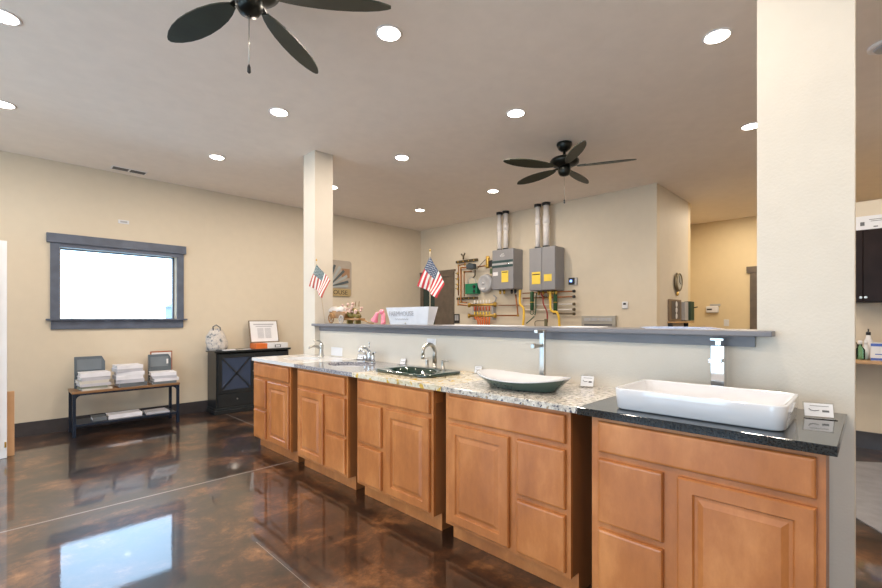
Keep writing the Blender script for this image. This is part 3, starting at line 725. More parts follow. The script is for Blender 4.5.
# ------------------------------------------------------------------ objects on the ledge
ZL = 1.2255
def flag(A, Dp, Bp, Cp, base, label, mred_, mwh_, mbl_, ball=True, stars=True):
    """A top hoist corner, Dp other hoist corner, Bp / Cp fly corners; all world points"""
    A, Dp, Bp, Cp = map(Vector, (A, Dp, Bp, Cp))
    t = W(thing('american_flag', label, 'flag', base))
    tip = Vector(A)+Vector((0, 0, .035))
    MB().tube([base, tip], .0035, 8).build('pole', mat('pole_wood', (.6, .5, .36), .5), t)
    MB().lathe(tuple(tip), [(.003, -.004), (.008, .004), (.007, .010), (.002, .022)], 10).build('finial', mbrass, t)
    nu, nv = 26, 26; m = MB(); vs = []
    for sd in (0, 1):
        for i in range(nu+1):
            for j in range(nv+1):
                u, v = i/nu, j/nv         # u along fly, v along hoist
                p = (A*(1-u)+Bp*u)*(1-v)+(Dp*(1-u)+Cp*u)*v
                p = p+Vector((-.014*math.sin(v*7+u*2)*(0.4+u)+sd*.0012, 0, .006*math.sin(v*PI)*u))
                vs.append(p)
    fs = []; mi = []
    k = (nu+1)*(nv+1)
    for sd in (0, 1):
        for i in range(nu):
            for j in range(nv):
                a = sd*k+i*(nv+1)+j
                q = [a, a+1, a+nv+2, a+nv+1]
                stripe = int((j+.5)/nv*13)
                c = 0 if stripe % 2 == 0 else 1
                if (i+.5)/nu < .42 and stripe < 7: c = 2
                fs.append(q if sd else q[::-1]); mi.append(c)
    m.v = [tuple(v) for v in vs]; m.f = fs; m.mi = mi; m.sm = [True]*len(fs)
    cl = m.build('cloth', [mred_, mwh_, mbl_], t)
    if stars:
        s = MB()
        for r in range(9):
            for c in range(6 if r % 2 == 0 else 5):
                v = (r+1)/10*.54; u = ((c+.5)/6 if r % 2 == 0 else (c+1)/6)*.42
                p = (A*(1-u)+Bp*u)*(1-v)+(Dp*(1-u)+Cp*u)*v
                p = p+Vector((-.014*math.sin(v*7+u*2)*(0.4+u)-.001, 0, .006*math.sin(v*PI)*u))
                pts = []
                for q in range(10):
                    rr = .0055 if q % 2 == 0 else .0023; an = PI/2+q*PI/5
                    pts.append((p.y+rr*math.cos(an), p.z+rr*math.sin(an)))
                s.prism(pts, p.x-.0008, p.x, 'x')
        s.build('stars', mwh_, cl).location = (0, 0, 0)
    return done(t)
X2 = 2.54
flag((X2, 2.634, 1.801), (X2, 2.462, 1.554), (X2, 2.777, 1.554), (X2, 2.545, 1.445), (X2, 2.634, ZL), 'small american flag on an upright stick behind the white tapered box', mred, mwht, mblue)
X1 = 2.345
flag((X1, 4.13, 1.842), (X1-.0, 3.855, 1.655), (X1, 4.255, 1.62), (X1, 4.005, 1.485), (X1+.06, 4.06, ZL), 'small faded american flag in front of the far pillar', mat('faded_red_cloth', (.5, .10, .07), .7), mwht, mblue2, stars=True)

# white tapered planter box with lettering (front faces -x)
t = W(thing('planter_box', 'white tapered metal box with grey FARMHOUSE lettering on the ledge', 'box', (2.50, 2.75, ZL)))
def trap(xa, xb, g=0, z0=0, z1=.148, th=0):
    yb, yt = .248, .298
    f = lambda zz: yb+(yt-yb)*zz/.148-g
    return z0, z1, f
zb, zt = ZL+.0005, ZL+.148; yc = 2.79
def lo(g, zz, sx): w_ = (.235 if zz < zt-.05 else .272)-g; return [(2.435+g-sx, yc-w_, zz), (2.435+g-sx, yc+w_, zz), (2.50-g+sx, yc+w_, zz), (2.50-g+sx, yc-w_, zz)]
MB().rings([lo(0, zb, 0), lo(0, zt, .02), lo(.004, zt, .02), lo(.004, zb+.006, 0)], sm=False).build('body', mat('galvanised_white', (.66, .68, .74), .4, var=.08), t)
tz = frameM((2.4215, 2.89, ZL+.088), (0, -1, 0), (-.134, 0, 1))
text('lettering', 'FARMHOUSE', .056, frameM((2.4195, 2.865, ZL+.092), (0, -1, 0), (-.134, 0, 1)), minkl, t)
q = MB(); pts = []
for i in range(40):
    y = 2.95-.17*i/39
    pts.append((2.4265, y, ZL+.048+.006*math.sin(i*1.15)*(1 if i % 9 else .2)))
q.tube(pts, .0018, 5).build('script_line', minkl, t)
MB().lathe((2.434, 2.82, ZL+.012), [(.008, .001), (.008, -.004), (.003, -.007)], 12, 'x').build('rivet', mnickel, t)
done(t)
# pink bell-shaped figure
t = W(thing('pink_figurine', 'small glossy pink figurine on the ledge left of the white box', 'figurine', (2.5, 3.17, ZL)))
MB().lathe((0, 0, 0), [(.040, 0), (.041, .006), (.030, .03), (.021, .07), (.018, .10), (.010, .108)], 20).build('bell', mpink, t,
    M=Matrix.Translation((2.44, 3.265, ZL+.030)) @ Matrix.Rotation(.55, 4, 'X') @ Matrix.Scale(.85, 4))
MB().lathe((2.46, 3.18, ZL+.112), [(.004, -.024), (.018, -.017), (.026, 0), (.018, .017), (.004, .024)], 16).build('head', mpink, t)
MB().lathe((2.47, 3.17, ZL+.0005), [(.020, 0), (.022, .02), (.020, .05), (.018, .09), (.010, .105)], 16).lathe((2.44, 3.14, ZL+.0005), [(.016, 0), (.018, .014), (.008, .03)], 12).build('body', mpink, t)
done(t)
# bronze toy cart with flowers
t = W(thing('toy_cart', 'ornamental wooden wagon figurine with spoked wheels at the left of the ledge', 'figurine', (2.5, 3.75, ZL)))
mbr = mat('figurine_brown', (.33, .17, .06), .45, var=.4); mol = mat('figurine_olive', (.22, .17, .04), .5, var=.4); mro = mat('figurine_rose', (.62, .42, .36), .5, var=.2)
def wheel(y, z_, r, x, m):
    w_ = MB(); n = 20
    ring = [(x, y+r*math.cos(2*PI*i/n), z_+r*math.sin(2*PI*i/n)) for i in range(n+1)]
    w_.tube(ring, .006, 6)
    for i in range(8): w_.tube([(x, y, z_), (x, y+r*math.cos(PI/4*i), z_+r*math.sin(PI/4*i))], .003, 5)
    w_.lathe((x-.006, y, z_), [(.010, 0), (.010, .012)], 10, 'x')
    return w_.build('wheel', m, t)
wheel(3.985, ZL+.055, .048, 2.43, mbr); wheel(3.985, ZL+.055, .048, 2.55, mbr)
wheel(3.80, ZL+.045, .038, 2.43, mat('figurine_pale', (.55, .50, .47), .5)); wheel(3.80, ZL+.045, .038, 2.55, mbr)
MB().prism([(4.03, ZL+.06), (3.76, ZL+.05), (3.74, ZL+.10), (3.78, ZL+.12), (4.04, ZL+.14)], 2.44, 2.54, 'x').build('wagon_bed', mbr, t, .004)
lp = []
for i in range(9):
    yv = 4.06-.033*i; r = .05+.008*math.sin(i*1.3)
    lp.append([(2.49+(r*1.0)*math.cos(PI*k/8-.0), yv, ZL+.125+r*.9*abs(math.sin(PI*k/8))+.004*math.sin(i*2+k)) for k in range(9)])
MB().rings(lp).build('canopy', mat('figurine_canvas', (.62, .57, .54), .7, var=.15), t)
random.seed(9)
for i in range(26):
    yy = random.uniform(3.52, 3.80); zz = ZL+random.uniform(.12, .205) - abs(yy-3.66)*.15
    MB().lathe((2.48+random.uniform(-.04, .03), yy, zz), [(.003, -.014), (.014, -.006), (.016, .004), (.004, .014)], 8).build('flower', mro, t)
MB().prism([(3.79, ZL+.035), (3.53, ZL+.035), (3.53, ZL+.055), (3.79, ZL+.055)], 2.45, 2.53, 'x').build('base_plank', mbr, t, .004)
sd = MB()
for (yy, zz, ry_, rz_) in ((3.70, .085, .040, .032), (3.62, .095, .036, .036), (3.66, .13, .045, .026), (3.585, .075, .026, .024), (3.745, .10, .022, .03)):
    sd.rings([[(2.49+.032*math.cos(b_)*math.cos(a_*PI/4), yy+ry_*math.cos(b_)*math.sin(a_*PI/4), ZL+zz+rz_*math.sin(b_)) for a_ in range(8)] for b_ in (-1.4, -.8, -.2, .4, 1., 1.4)])
sd.build('foliage_base', mol, t)
MB().tube([(2.49, 3.60, ZL+.045), (2.49, 3.50, ZL+.035), (2.48, 3.40, ZL+.012), (2.48, 3.33, ZL+.008)], [.008, .007, .006, .005]).build('tongue', mbr, t)
for i, yy in enumerate((3.78, 3.70, 3.64, 3.58)):
    MB().tube([(2.49, yy, ZL+.17), (2.485, yy-.01, ZL+.205), (2.48, yy-.025, ZL+.22)], [.004, .003, .002], 6).build('twig', mbr, t)
for yy in (3.735, 3.60): MB().box(2.46, 2.52, yy-.012, yy+.012, ZL, ZL+.04).build('foot', mol, t)
done(t)
# papers on the ledge
def sheets(x0, x1, y0, y1, n, label, m2=None):
    mb = MB()
    for i in range(n):
        mb.box(x0+i*.008, x1+i*.006, y0+i*.02, y1+i*.012, ZL+i*.0022, ZL+i*.0022+.0018, i % 2 if m2 else 0)
    return tag(mb.build('paper_sheets', [mpaper]+([m2] if m2 else [])), label, 'papers', 'papers lying on the ledge')
sheets(2.40, 2.64, 1.75, 2.35, 2, 'white sheets lying on the ledge in front of the pipework')
sheets(2.42, 2.64, 1.15, 1.42, 2, 'white sheets on the ledge below the grey metal wall panel')
sheets(2.40, 2.64, .55, .86, 4, 'blue and white leaflets fanned on the ledge below the return wall', mat('leaflet_blue', (.25, .33, .55), .5))

# ------------------------------------------------------------------ wall sign HOUSE on left wall
t = W(thing('wall_sign', 'rounded sign with fanned grey strips and HOUSE lettering beside the far pillar', 'sign', (4.05, YW, 1.70)))
rr = lambda x0, x1, z0_, z1_, r: [(p[0], p[1]) for p in rrect((x0+x1)/2, (z0_+z1_)/2, 0, (x1-x0)/2, (z1_-z0_)/2, r)]
MB().prism(rr(3.68, 4.40, 1.655, 2.275, .05), YW-.02, YW-.001, 'y').build('board', mat('sign_board', (.42, .36, .30), .5), t)
MB().prism(rr(3.72, 4.38, 1.66, 1.79, .03), YW-.028, YW-.0205, 'y').build('name_strip', mat('sign_tan', (.42, .31, .15), .5), t)
st = MB()
for k, (a, L_) in enumerate(((86, .42), (72, .47), (58, .50), (44, .50), (30, .50), (16, .48), (5, .46))):
    a = math.radians(a); c, s_ = math.cos(a), math.sin(a); o_ = Vector((3.93, 1.81))
    P = lambda u, v: (o_.x+c*u-s_*v, o_.y+s_*u+c*v)
    st.prism([P(.02, -.012), P(L_*.85, -.028), P(L_*.85, .018), P(.02, .008)], YW-.030-.0015*k, YW-.0285-.0015*k, 'y', k % 2)
st.build('fanned_strips', [mat('strip_steel', (.40, .43, .43), .4), mat('strip_dark', (.09, .11, .12), .4)], t)
MB().box(4.2, 4.36, YW-.0245, YW-.0205, 1.98, 2.14).build('tan_patch', mat('sign_rust', (.35, .20, .11), .5), t)
text('lettering', 'HOUSE', .105, frameM((4.13, YW-.0285, 1.722), (1, 0, 0), (0, 0, 1)), mdark, t, sx=1.1)
done(t)

# ------------------------------------------------------------------ boilers and pipework on back wall (face -x)
XW = XB-.0005
def boiler1():
    t = W(thing('boiler', 'grey wall boiler with dark band and yellow label, left of the two', 'boiler', (XB, 4.32, 1.72), 'wall boilers'))
    y0, y1, z0_, z1_ = 4.105, 4.53, 1.75, 2.405; xf = 5.80
    MB().box(xf, XW, y0, y1, z0_, z1_).build('casing', mgrey, t, .012)
    MB().box(xf-.004, xf-.0005, y0+.004, y1-.004, 2.185, 2.225).box(xf-.004, xf-.0005, y0+.004, y1-.004, 2.11, 2.15).build('dark_band', mat('boiler_band', (.03, .07, .075), .3), t)
    MB().box(xf-.003, xf-.0005, y0+.004, y1-.004, 2.151, 2.184).build('light_band', mgreyl, t)
    MB().lathe((xf-.004, y0+.1, 2.168), [(.016, 0), (.016, -.006), (.008, -.009)], 16, 'x').build('gauge', mchrome, t)
    MB().box(xf-.003, xf-.0005, 4.20, 4.335, 1.865, 2.05).box(xf-.004, xf-.003, 4.215, 4.32, 2.02, 2.035, 1).build('yellow_label', [myellow, mdark], t)
    MB().box(xf-.003, xf-.0005, 4.41, 4.51, 1.98, 2.04).build('white_label', mpaper, t)
    MB().rings([sell(0, 0, 0, .05, .022, 2, 20), sell(0, 0, .003, .05, .022, 2, 20)]).build('badge', mgreyl, t, M=Matrix.Translation((xf-.0005, 4.32, 2.30)) @ Matrix.Rotation(-PI/2, 4, 'Y') @ Matrix.Rotation(PI/2, 4, 'Z'))
    MB().tube([(xf-.003, 4.36, 2.285), (xf-.003, 4.33, 2.325), (xf-.003, 4.29, 2.335)], .004, 6).build('emblem', mpaper, t)
    for yy in (4.45, 4.37, 4.22, 4.15): MB().lathe((5.92, yy, z0_), [(.02, -.002), (.02, -.05), (.013, -.07)], 12).build('connection', mbrass if yy in (4.37, 4.45) else mdark, t)
    return done(t)
boiler1()
def boiler2():
    t = W(thing('boiler', 'grey wall boiler with split front and two yellow labels, right of the two', 'boiler', (XB, 3.56, 1.70), 'wall boilers'))
    y0, y1, z0_, z1_ = 3.355, 3.80, 1.70, 2.355; xf = 5.80
    MB().box(xf, XW, y0, y1, z0_, z1_).build('casing', mgrey, t, .012)
    MB().box(xf-.012, xf-.0005, 3.58, y1-.003, z0_+.01, z1_-.004).build('front_panel', mgrey, t, .004)
    MB().box(xf-.008, xf-.0005, y0+.003, 3.57, z0_+.01, z1_-.004).build('front_panel', mgrey, t, .004)
    MB().box(xf-.015, xf-.0125, 3.60, 3.75, 1.80, 1.985).box(xf-.016, xf-.0151, 3.61, 3.74, 1.94, 1.955, 1).build('yellow_label', [myellow, mdark], t)
    MB().box(xf-.011, xf-.0085, 3.41, 3.54, 1.835, 1.94).build('yellow_label', myellow, t)
    for yy in (3.70, 3.62, 3.53, 3.45, 3.40): MB().lathe((5.90, yy, z0_), [(.018, -.002), (.018, -.04), (.012, -.06)], 12).build('connection', mbrass, t)
    return done(t)
boiler2()
def flue(y, zb_, r, label):
    t = W(thing('flue_pipe', label, 'pipe', (5.93, y, zb_), 'white flue pipes above the boilers'))
    MB().lathe((5.93, y, 0), [(r, zb_), (r, H-.03)], 20).build('pipe', mpvc, t)
    MB().lathe((5.93, y, 0), [(r+.007, H-.32), (r+.007, H-.20)], 20).build('coupling', mpvc, t)
    MB().lathe((5.93, y, 0), [(r+.016, H-.04), (r+.02, H-.001)], 20).build('collar', mdark, t)
    MB().lathe((5.93, y, 0), [(r+.014, zb_+.001), (r+.012, zb_+.03)], 20).build('base_collar', mdark, t)
    return done(t)
flue(4.475, 2.407, .034, 'white flue pipe on the left boiler, the left one'); flue(4.345, 2.407, .038, 'white flue pipe on the left boiler, the right one')
flue(3.735, 2.357, .036, 'white flue pipe on the right boiler, the left one'); flue(3.585, 2.357, .045, 'thick white flue pipe on the right boiler, the right one')
# strut channels
def strut(y0, y1, zc, label, tilt=0):
    t = W(thing('strut_channel', label, 'bracket', (XB, (y0+y1)/2, zc), 'strut channels of the pipe rack'))
    MB().box(XW-.045, XW, y0, y1, zc-.022, zc+.022).build('channel', mstrut, t, .003)
    for i in range(4):
        yy = y0+(y1-y0)*(i+.5)/4
        MB().lathe((XW-.045, yy, zc), [(.012, -.0005), (.012, -.008)], 8, 'x').build('bolt', mbrass, t)
    return done(t)
strut(5.05, 5.56, 2.325, 'dark strut channel at the top of the copper pipe rack')
strut(5.05, 5.54, 1.645, 'dark strut channel at the bottom of the copper pipe rack')
def pipe(pts, r, m, label, name='copper_pipe', fit=True, grp='heating pipes on the back wall'):
    t = W(thing(name, label, 'pipe', pts[-1], grp))
    o = MB()
    P = [Vector(p) for p in pts]; full = []
    for i, p in enumerate(P):
        if 0 < i < len(P)-1:
            a = (P[i-1]-p); b = (P[i+1]-p); k = min(.03, a.length/2, b.length/2)
            a.normalize(); b.normalize()
            for s_ in (0, .25, .5, .75, 1):
                full.append(p+a*k*(1-s_)**2+b*k*s_**2)
        else: full.append(p)
    o.tube(full, r, 8); o.build('tube', m, t)
    if fit:
        f = MB()
        for p in P[1:-1]: f.lathe(tuple(p), [(r*.6, -r*1.6), (r*1.5, -r), (r*1.5, r), (r*.6, r*1.6)], 8)
        if len(P) > 2: f.build('elbow', mbrass if m is mcopper else m, t)
    return done(t)
xp = 5.97
pipe([(xp, 5.28, 2.29), (xp, 5.28, 2.25), (xp, 5.44, 2.25), (xp, 5.44, 1.70)], .011, mcopper, 'leftmost upright copper pipe of the rack with gauges')
pipe([(xp, 5.06, 2.20), (xp, 5.38, 2.20), (xp, 5.38, 1.58), (xp, 5.24, 1.56)], .013, mcopper, 'second upright copper pipe of the rack, joining the dark pump')
pipe([(xp, 5.12, 2.12), (xp, 5.30, 2.12), (xp, 5.30, 1.68)], .011, mcopper, 'third upright copper pipe of the rack, next to the green box')
pipe([(xp, 5.45, 1.62), (xp, 5.45, 1.53), (xp, 5.24, 1.515)], .012, mcopper, 'bent copper pipe below the lower strut channel')
# air vent fitting on the top strut
t = W(thing('valve', 'small y-shaped brass vent valve above the upper strut channel', 'valve', (xp, 5.32, 2.35)))
MB().lathe((xp, 5.32, 2.348), [(.016, 0), (.016, .06), (.008, .07)], 10).build('stem', mstrut, t)
MB().tube([(xp, 5.32, 2.40), (xp, 5.37, 2.45)], .012, 8).tube([(xp, 5.32, 2.40), (xp, 5.28, 2.46)], .012, 8).build('arms', mstrut, t)
done(t)
# valve handles along leftmost pipe
for zz in (2.10, 2.0, 1.90, 1.82):
    t = W(thing('pipe_gauge', 'small brass fitting on the leftmost copper pipe %s' % {2.10: 'near its top', 2.0: 'second from top', 1.90: 'third from top', 1.82: 'near its bottom'}[zz], 'valve', (5.94, 5.45, zz), 'brass fittings on the leftmost pipe'))
    MB().lathe((5.955, 5.44, zz), [(.022, 0), (.024, -.01), (.014, -.02)], 10, 'x').build('cap', mbrass, t)
    MB().tube([(5.95, 5.46, zz), (5.95, 5.50, zz+.01)], .006, 6).build('lever', mdark, t); done(t)
# circulator pump
t = W(thing('circulator_pump', 'dark green circulator pump between copper pipes and yellow valve', 'pump', (5.95, 5.10, 2.2)))
MB().lathe((xp-.01, 5.12, 2.20), [(.05, .045), (.058, .01), (.058, -.06), (.045, -.075)], 20, 'x').build('volute', mat('pump_green', (.03, .05, .045), .4, .3), t)
MB().box(5.86, 5.95, 4.99, 5.16, 2.15, 2.235).build('motor', mat('pump_slate', (.05, .07, .085), .4), t, .01)
MB().tube([(xp, 5.04, 2.14), (xp, 5.04, 2.04), (xp, 5.09, 2.0)], .010, 8).build('drain_tail', mstrut, t)
done(t)
pipe([(xp, 4.98, 2.19), (xp, 4.80, 2.19), (xp, 4.72, 2.22)], .012, mcopper, 'short copper pipe between the pump and the yellow valve')
t = W(thing('zone_valve', 'tall yellow brass valve left of the left boiler', 'valve', (xp, 4.73, 2.15)))
MB().lathe((xp-.02, 4.74, 0), [(.03, 2.14), (.04, 2.17), (.03, 2.20), (.036, 2.24), (.036, 2.33), (.026, 2.35)], 14).build('valve_body', mbrass, t)
MB().box(5.93, 6.0, 4.62, 4.70, 2.16, 2.27).build('actuator', mdark, t, .006)
MB().box(5.93, 6.0, 4.60, 4.68, 2.04, 2.13).build('sensor_box', mat('sensor_green', (.08, .11, .05), .5), t, .006)
done(t)
pipe([(xp, 4.80, 2.30), (xp, 4.92, 2.22), (xp, 5.0, 2.14)], .006, mstrut, 'thin cable from yellow valve down to the pump', name='cable', fit=False)
# controller box
t = W(thing('relay_controller', 'bright green relay control box under the pump', 'control box', (XB, 5.13, 1.75)))
MB().box(5.96, XW, 5.0, 5.27, 1.715, 1.90).build('box', mgrn, t, .006)
MB().lathe((5.96, 5.05, 1.84), [(.03, -.001), (.03, -.02), (.02, -.028)], 14, 'x').lathe((5.96, 5.05, 1.76), [(.025, -.001), (.025, -.016)], 14, 'x').build('dials', mdark, t)
MB().tube([(5.99, 5.22, 1.90), (5.99, 5.21, 1.98), (5.99, 5.14, 2.02), (5.99, 5.06, 1.98), (5.99, 5.03, 1.90)], .006, 8).build('conduit', mgreyl, t)
done(t)
# expansion tank (disc facing the room)
t = W(thing('expansion_tank', 'round grey expansion tank left of the left boiler', 'tank', (XB, 4.84, 1.75)))
MB().lathe((XW, 4.825, 1.885), [(.10, 0), (.155, -.02), (.165, -.06), (.15, -.11), (.12, -.125), (.115, -.12), (.03, -.13), (.02, -.13)], 36, 'x').build('tank_body', mgreyl, t)
MB().lathe((5.94, 4.825, 1.885), [(.018, 0), (.018, -.02), (.008, -.024)], 12, 'x').build('valve_cap', mpaper, t)
MB().box(5.925, 5.945, 4.79, 4.86, 1.78, 1.81).build('label', mpaper, t)
done(t)
# manifold: two brass bars with red/orange outlets
t = W(thing('manifold', 'brass heating manifold with six orange tubes below the expansion tank', 'manifold', (5.98, 4.90, 1.2)))
for zz, nm in ((1.515, 'upper_bar'), (1.325, 'lower_bar')):
    MB().tube([(5.97, 4.62, zz), (5.97, 5.16, zz)], .022, 12).build(nm, mbrass, t)
for i in range(6):
    yy = 4.72+i*.066
    MB().lathe((5.97, yy, 0), [(.010, 1.535), (.013, 1.55), (.013, 1.585), (.006, 1.60)], 8).build('cap', mwht, t)
    MB().lathe((5.97, yy, 0), [(.016, 1.49), (.018, 1.47), (.016, 1.425), (.009, 1.41)], 10).build('actuator', mat('actuator_red', (.45, .10, .04), .4) if i == 0 else bpy.data.materials['actuator_red'], t)
    MB().lathe((5.97, yy, 0), [(.008, 1.345), (.014, 1.355), (.014, 1.38), (.006, 1.395)], 8).build('flow_meter', myellow, t)
    MB().tube([(5.97, yy, 1.30), (5.975, 4.73+i*.05, 1.24), (5.98, 4.74+i*.045, 1.02)], .014, 8).build('tube', morange, t)
for yy in (5.18, 4.60):
    MB().lathe((5.97, yy, 1.515), [(.014, -.04), (.03, -.03), (.03, .03), (.014, .04)], 12).lathe((5.97, yy, 1.325), [(.014, -.04), (.028, -.03), (.028, .03), (.014, .04)], 12).build('ball_valve', mbrass, t)
MB().box(5.985, XW, 4.66, 4.68, 1.25, 1.56).build('bracket', mgreyl, t); MB().box(5.985, XW, 5.09, 5.11, 1.25, 1.56).build('bracket', mgreyl, t)
MB().tube([(5.97, 4.60, 1.56), (5.97, 4.57, 1.63), (5.97, 4.63, 1.67)], .012, 8).build('vent_tail', mgreyl, t)
done(t)
pipe([(5.97, 4.56, 1.325), (5.97, 4.13, 1.325), (5.93, 4.15, 1.67)], .012, mcopper, 'copper pipe from lower manifold bar up to the left boiler')
pipe([(6.0, 4.55, 1.50), (6.0, 3.90, 1.49)], .008, mwht if False else mcopper, 'thin copper pipe crossing below the left boiler', fit=False)
# right group of horizontal pipes
for i, (zz, m, nm) in enumerate(((1.68, mcopper, 'top'), (1.60, mcopper, 'second'), (1.49, mwht, 'third'), (1.41, mwht, 'fourth'), (1.345, mstrut, 'lowest'))):
    t = W(thing('horizontal_pipe', '%s of the level pipes ending right of the right boiler' % {'top': 'highest', 'lowest': 'lowest'}.get(nm, nm+' from top'), 'pipe', (6.0, 3.4, zz), 'level pipes under the right boiler'))
    MB().tube([(5.985, 4.05 if i < 4 else 3.5, zz+.004), (5.985, 3.16, zz)], .010, 8).build('tube', m, t)
    MB().lathe((5.985, 3.155, zz), [(.012, -.02), (.022, -.016), (.022, .016), (.012, .02)], 10, 'y').build('end_valve', mstrut if i > 1 else mdark, t)
    done(t)
for (yy, z1_, z2_, lab) in ((3.84, 1.70, 1.41, 'green insulated upright pipe left of the right boiler'), (3.43, 1.694, 1.39, 'green insulated upright pipe under the right boiler')):
    t = W(thing('insulated_pipe', lab, 'pipe', (5.93, yy, z2_), 'green insulated pipes'))
    MB().lathe((5.93, yy, 0), [(.018, z2_), (.03, z2_+.005), (.03, z1_-.005), (.018, z1_)], 14).build('insulation', mgrnd, t)
    MB().lathe((5.93, yy, 0), [(.033, (z1_+z2_)/2-.03), (.033, (z1_+z2_)/2-.015)], 14).build('band', mbrass, t)
    if yy > 3.8:
        n = 14; MB().tube([(5.93, yy+.035*math.cos(2*PI*i/n), z2_-.036+.035*math.sin(2*PI*i/n)) for i in range(n+1)], .006, 6).build('loop', mgrnd, t)
    done(t)
def hose(pts, r, m, label):
    P = [Vector(p) for p in pts]; full = []
    for i in range(len(P)-1):
        p0, p1, p2, p3 = P[max(i-1, 0)], P[i], P[i+1], P[min(i+2, len(P)-1)]
        for k in range(6):
            s = k/6; full.append(.5*((2*p1)+(p2-p0)*s+(2*p0-5*p1+4*p2-p3)*s*s+(3*p1-p0-3*p2+p3)*s**3))
    full.append(P[-1])
    return tag(MB().tube(full, r, 8).build('hose', m), label, 'hose', 'flexible hoses under the boilers')
hose([(5.93, 4.06, 1.74), (5.93, 4.07, 1.60), (5.92, 4.05, 1.50), (5.90, 3.98, 1.44), (5.88, 3.96, 1.30), (5.88, 3.98, 1.12)], .018, myelp, 'yellow flexible gas hose hanging right of the left boiler')
hose([(5.88, 3.485, 1.69), (5.88, 3.485, 1.55), (5.88, 3.48, 1.42), (5.88, 3.44, 1.38), (5.88, 3.38, 1.37), (5.88, 3.345, 1.30), (5.9, 3.34, 1.12)], .018, myelp, 'yellow flexible gas hose bent under the right boiler')
hose([(5.90, 3.66, 1.66), (5.89, 3.62, 1.60), (5.89, 3.61, 1.50), (5.89, 3.55, 1.38), (5.9, 3.55, 1.22)], .012, mat('hose_red', (.33, .06, .04), .5), 'dark red hose curving down under the right boiler')
hose([(5.93, 3.72, 1.69), (5.93, 3.76, 1.66), (5.93, 3.77, 1.55), (5.93, 3.77, 1.42), (5.95, 3.80, 1.33)], .008, mgrnd, 'thin green cable curving beside the green insulated pipe')
hose([(5.94, 3.95, 1.20), (5.93, 3.86, 1.26), (5.93, 3.80, 1.31)], .008, mgrnd, 'short green cable end below the green loop')
hose([(5.88, 3.56, 1.27), (5.88, 3.56, 1.14)], .026, mat('sleeve_olive', (.14, .13, .07), .6), 'olive sleeve at the foot of the dark red hose')
hose([(5.96, 3.80, 1.15), (5.96, 3.79, 1.235), (5.96, 3.60, 1.24)], .006, mstrut, 'thin brown tube just above the ledge between the hoses')
for yy, lab in ((3.66, 'brass valve under the left part of the right boiler'), (3.55, 'brass valve under the middle of the right boiler')):
    t = W(thing('brass_valve', lab, 'valve', (5.96, yy, 1.58), 'brass valves under the right boiler'))
    MB().lathe((5.96, yy, 1.60), [(.012, -.03), (.024, -.02), (.024, .02), (.012, .03)], 10).build('valve_body', mbrass, t)
    MB().tube([(5.94, yy, 1.60), (5.92, yy+.04, 1.61)], .006, 6).build('lever', mdark, t); done(t)
# thermostat, small devices
t = W(thing('thermostat', 'small black control with lit blue screen right of the boilers', 'thermostat', (XB, 3.21, 1.83)))
MB().box(6.04, XW, 3.185, 3.275, 1.785, 1.885).build('case', mdark, t, .004)
MB().box(6.036, 6.0395, 3.215, 3.25, 1.82, 1.855).build('screen', mscreen, t)
MB().box(6.045, XW, 3.14, 3.18, 1.775, 1.885).build('side_module', mgreyl, t, .004)
done(t)
t = W(thing('thermostat', 'small round-cornered white thermostat on the back wall right of the boilers', 'thermostat', (XB, 2.44, 1.46)))
MB().box(6.045, XW, 2.395, 2.48, 1.41, 1.51).build('case', mpaper, t, .012)
MB().box(6.041, 6.0445, 2.42, 2.455, 1.465, 1.49).build('display', mdark, t)
done(t)
t = W(thing('wall_grille', 'low grey metal panel on the back wall just above the ledge', 'panel', (XB, 2.80, 1.17)))
MB().box(6.02, XW, 2.555, 3.055, 1.16, 1.315).build('frame', mat('panel_steel', (.38, .36, .32), .4, .4), t, .004)
MB().box(6.012, 6.0195, 2.60, 3.01, 1.24, 1.285).build('inset', mgreyl, t)
MB().box(6.012, 6.0195, 2.60, 3.01, 1.175, 1.20).build('slot', mink, t)
for yy in (2.92, 2.80, 2.68): MB().lathe((6.012, yy, 1.262), [(.014, -.0005), (.014, -.006)], 12, 'x').build('knob', mnickel, t)
done(t)
t = W(thing('switch_plate', 'black and white double switch plate beside the dark door', 'switch', (XB, 5.54, 1.25)))
MB().box(6.055, XW, 5.50, 5.62, 1.19, 1.36).build('cover_plate', mdark, t)
MB().box(6.050, 6.0545, 5.565, 5.605, 1.24, 1.34).build('rocker', mgreyl, t); MB().box(6.050, 6.0545, 5.515, 5.555, 1.24, 1.34).build('rocker', mgreyl, t)
done(t)

# ------------------------------------------------------------------ return wall (faces -y, y = 2.03)
YR = 2.0295
t = W(thing('wall_clock', 'round metal wall clock with short pendulum on the return wall', 'clock', (6.87, YR, 1.8)))
MB().lathe((6.87, YR, 1.80), [(.11, 0), (.135, -.01), (.135, -.04), (.115, -.05), (.11, -.035), (.001, -.034)], 32, 'y').build('rim', mat('clock_bronze', (.26, .22, .15), .35, .7), t)
MB().lathe((6.87, YR-.036, 1.80), [(.107, 0), (.107, -.003)], 32, 'y').build('dial', mat('dial_grey', (.45, .45, .42), .4), t)
MB().tube([(6.87, YR-.042, 1.80), (6.87, YR-.042, 1.89)], .004, 6).tube([(6.87, YR-.042, 1.80), (6.93, YR-.042, 1.77)], .004, 6).build('hands', mdark, t)
MB().lathe((6.85, YR-.02, 1.60), [(.008, 0), (.022, .02), (.01, .06)], 10).build('pendulum', mbrass, t)
done(t)
t = W(thing('picture_frame', 'brown frame with three round pale pictures on the return wall', 'frame', (6.74, YR, 1.24)))
MB().box(6.50, 6.99, YR-.03, YR, 1.245, 1.545).build('frame', mat('frame_brown', (.20, .14, .09), .5), t, .004)
MB().box(6.56, 6.93, YR-.034, YR-.0305, 1.27, 1.52).build('mount', mat('mount_dark', (.10, .09, .09), .5), t)
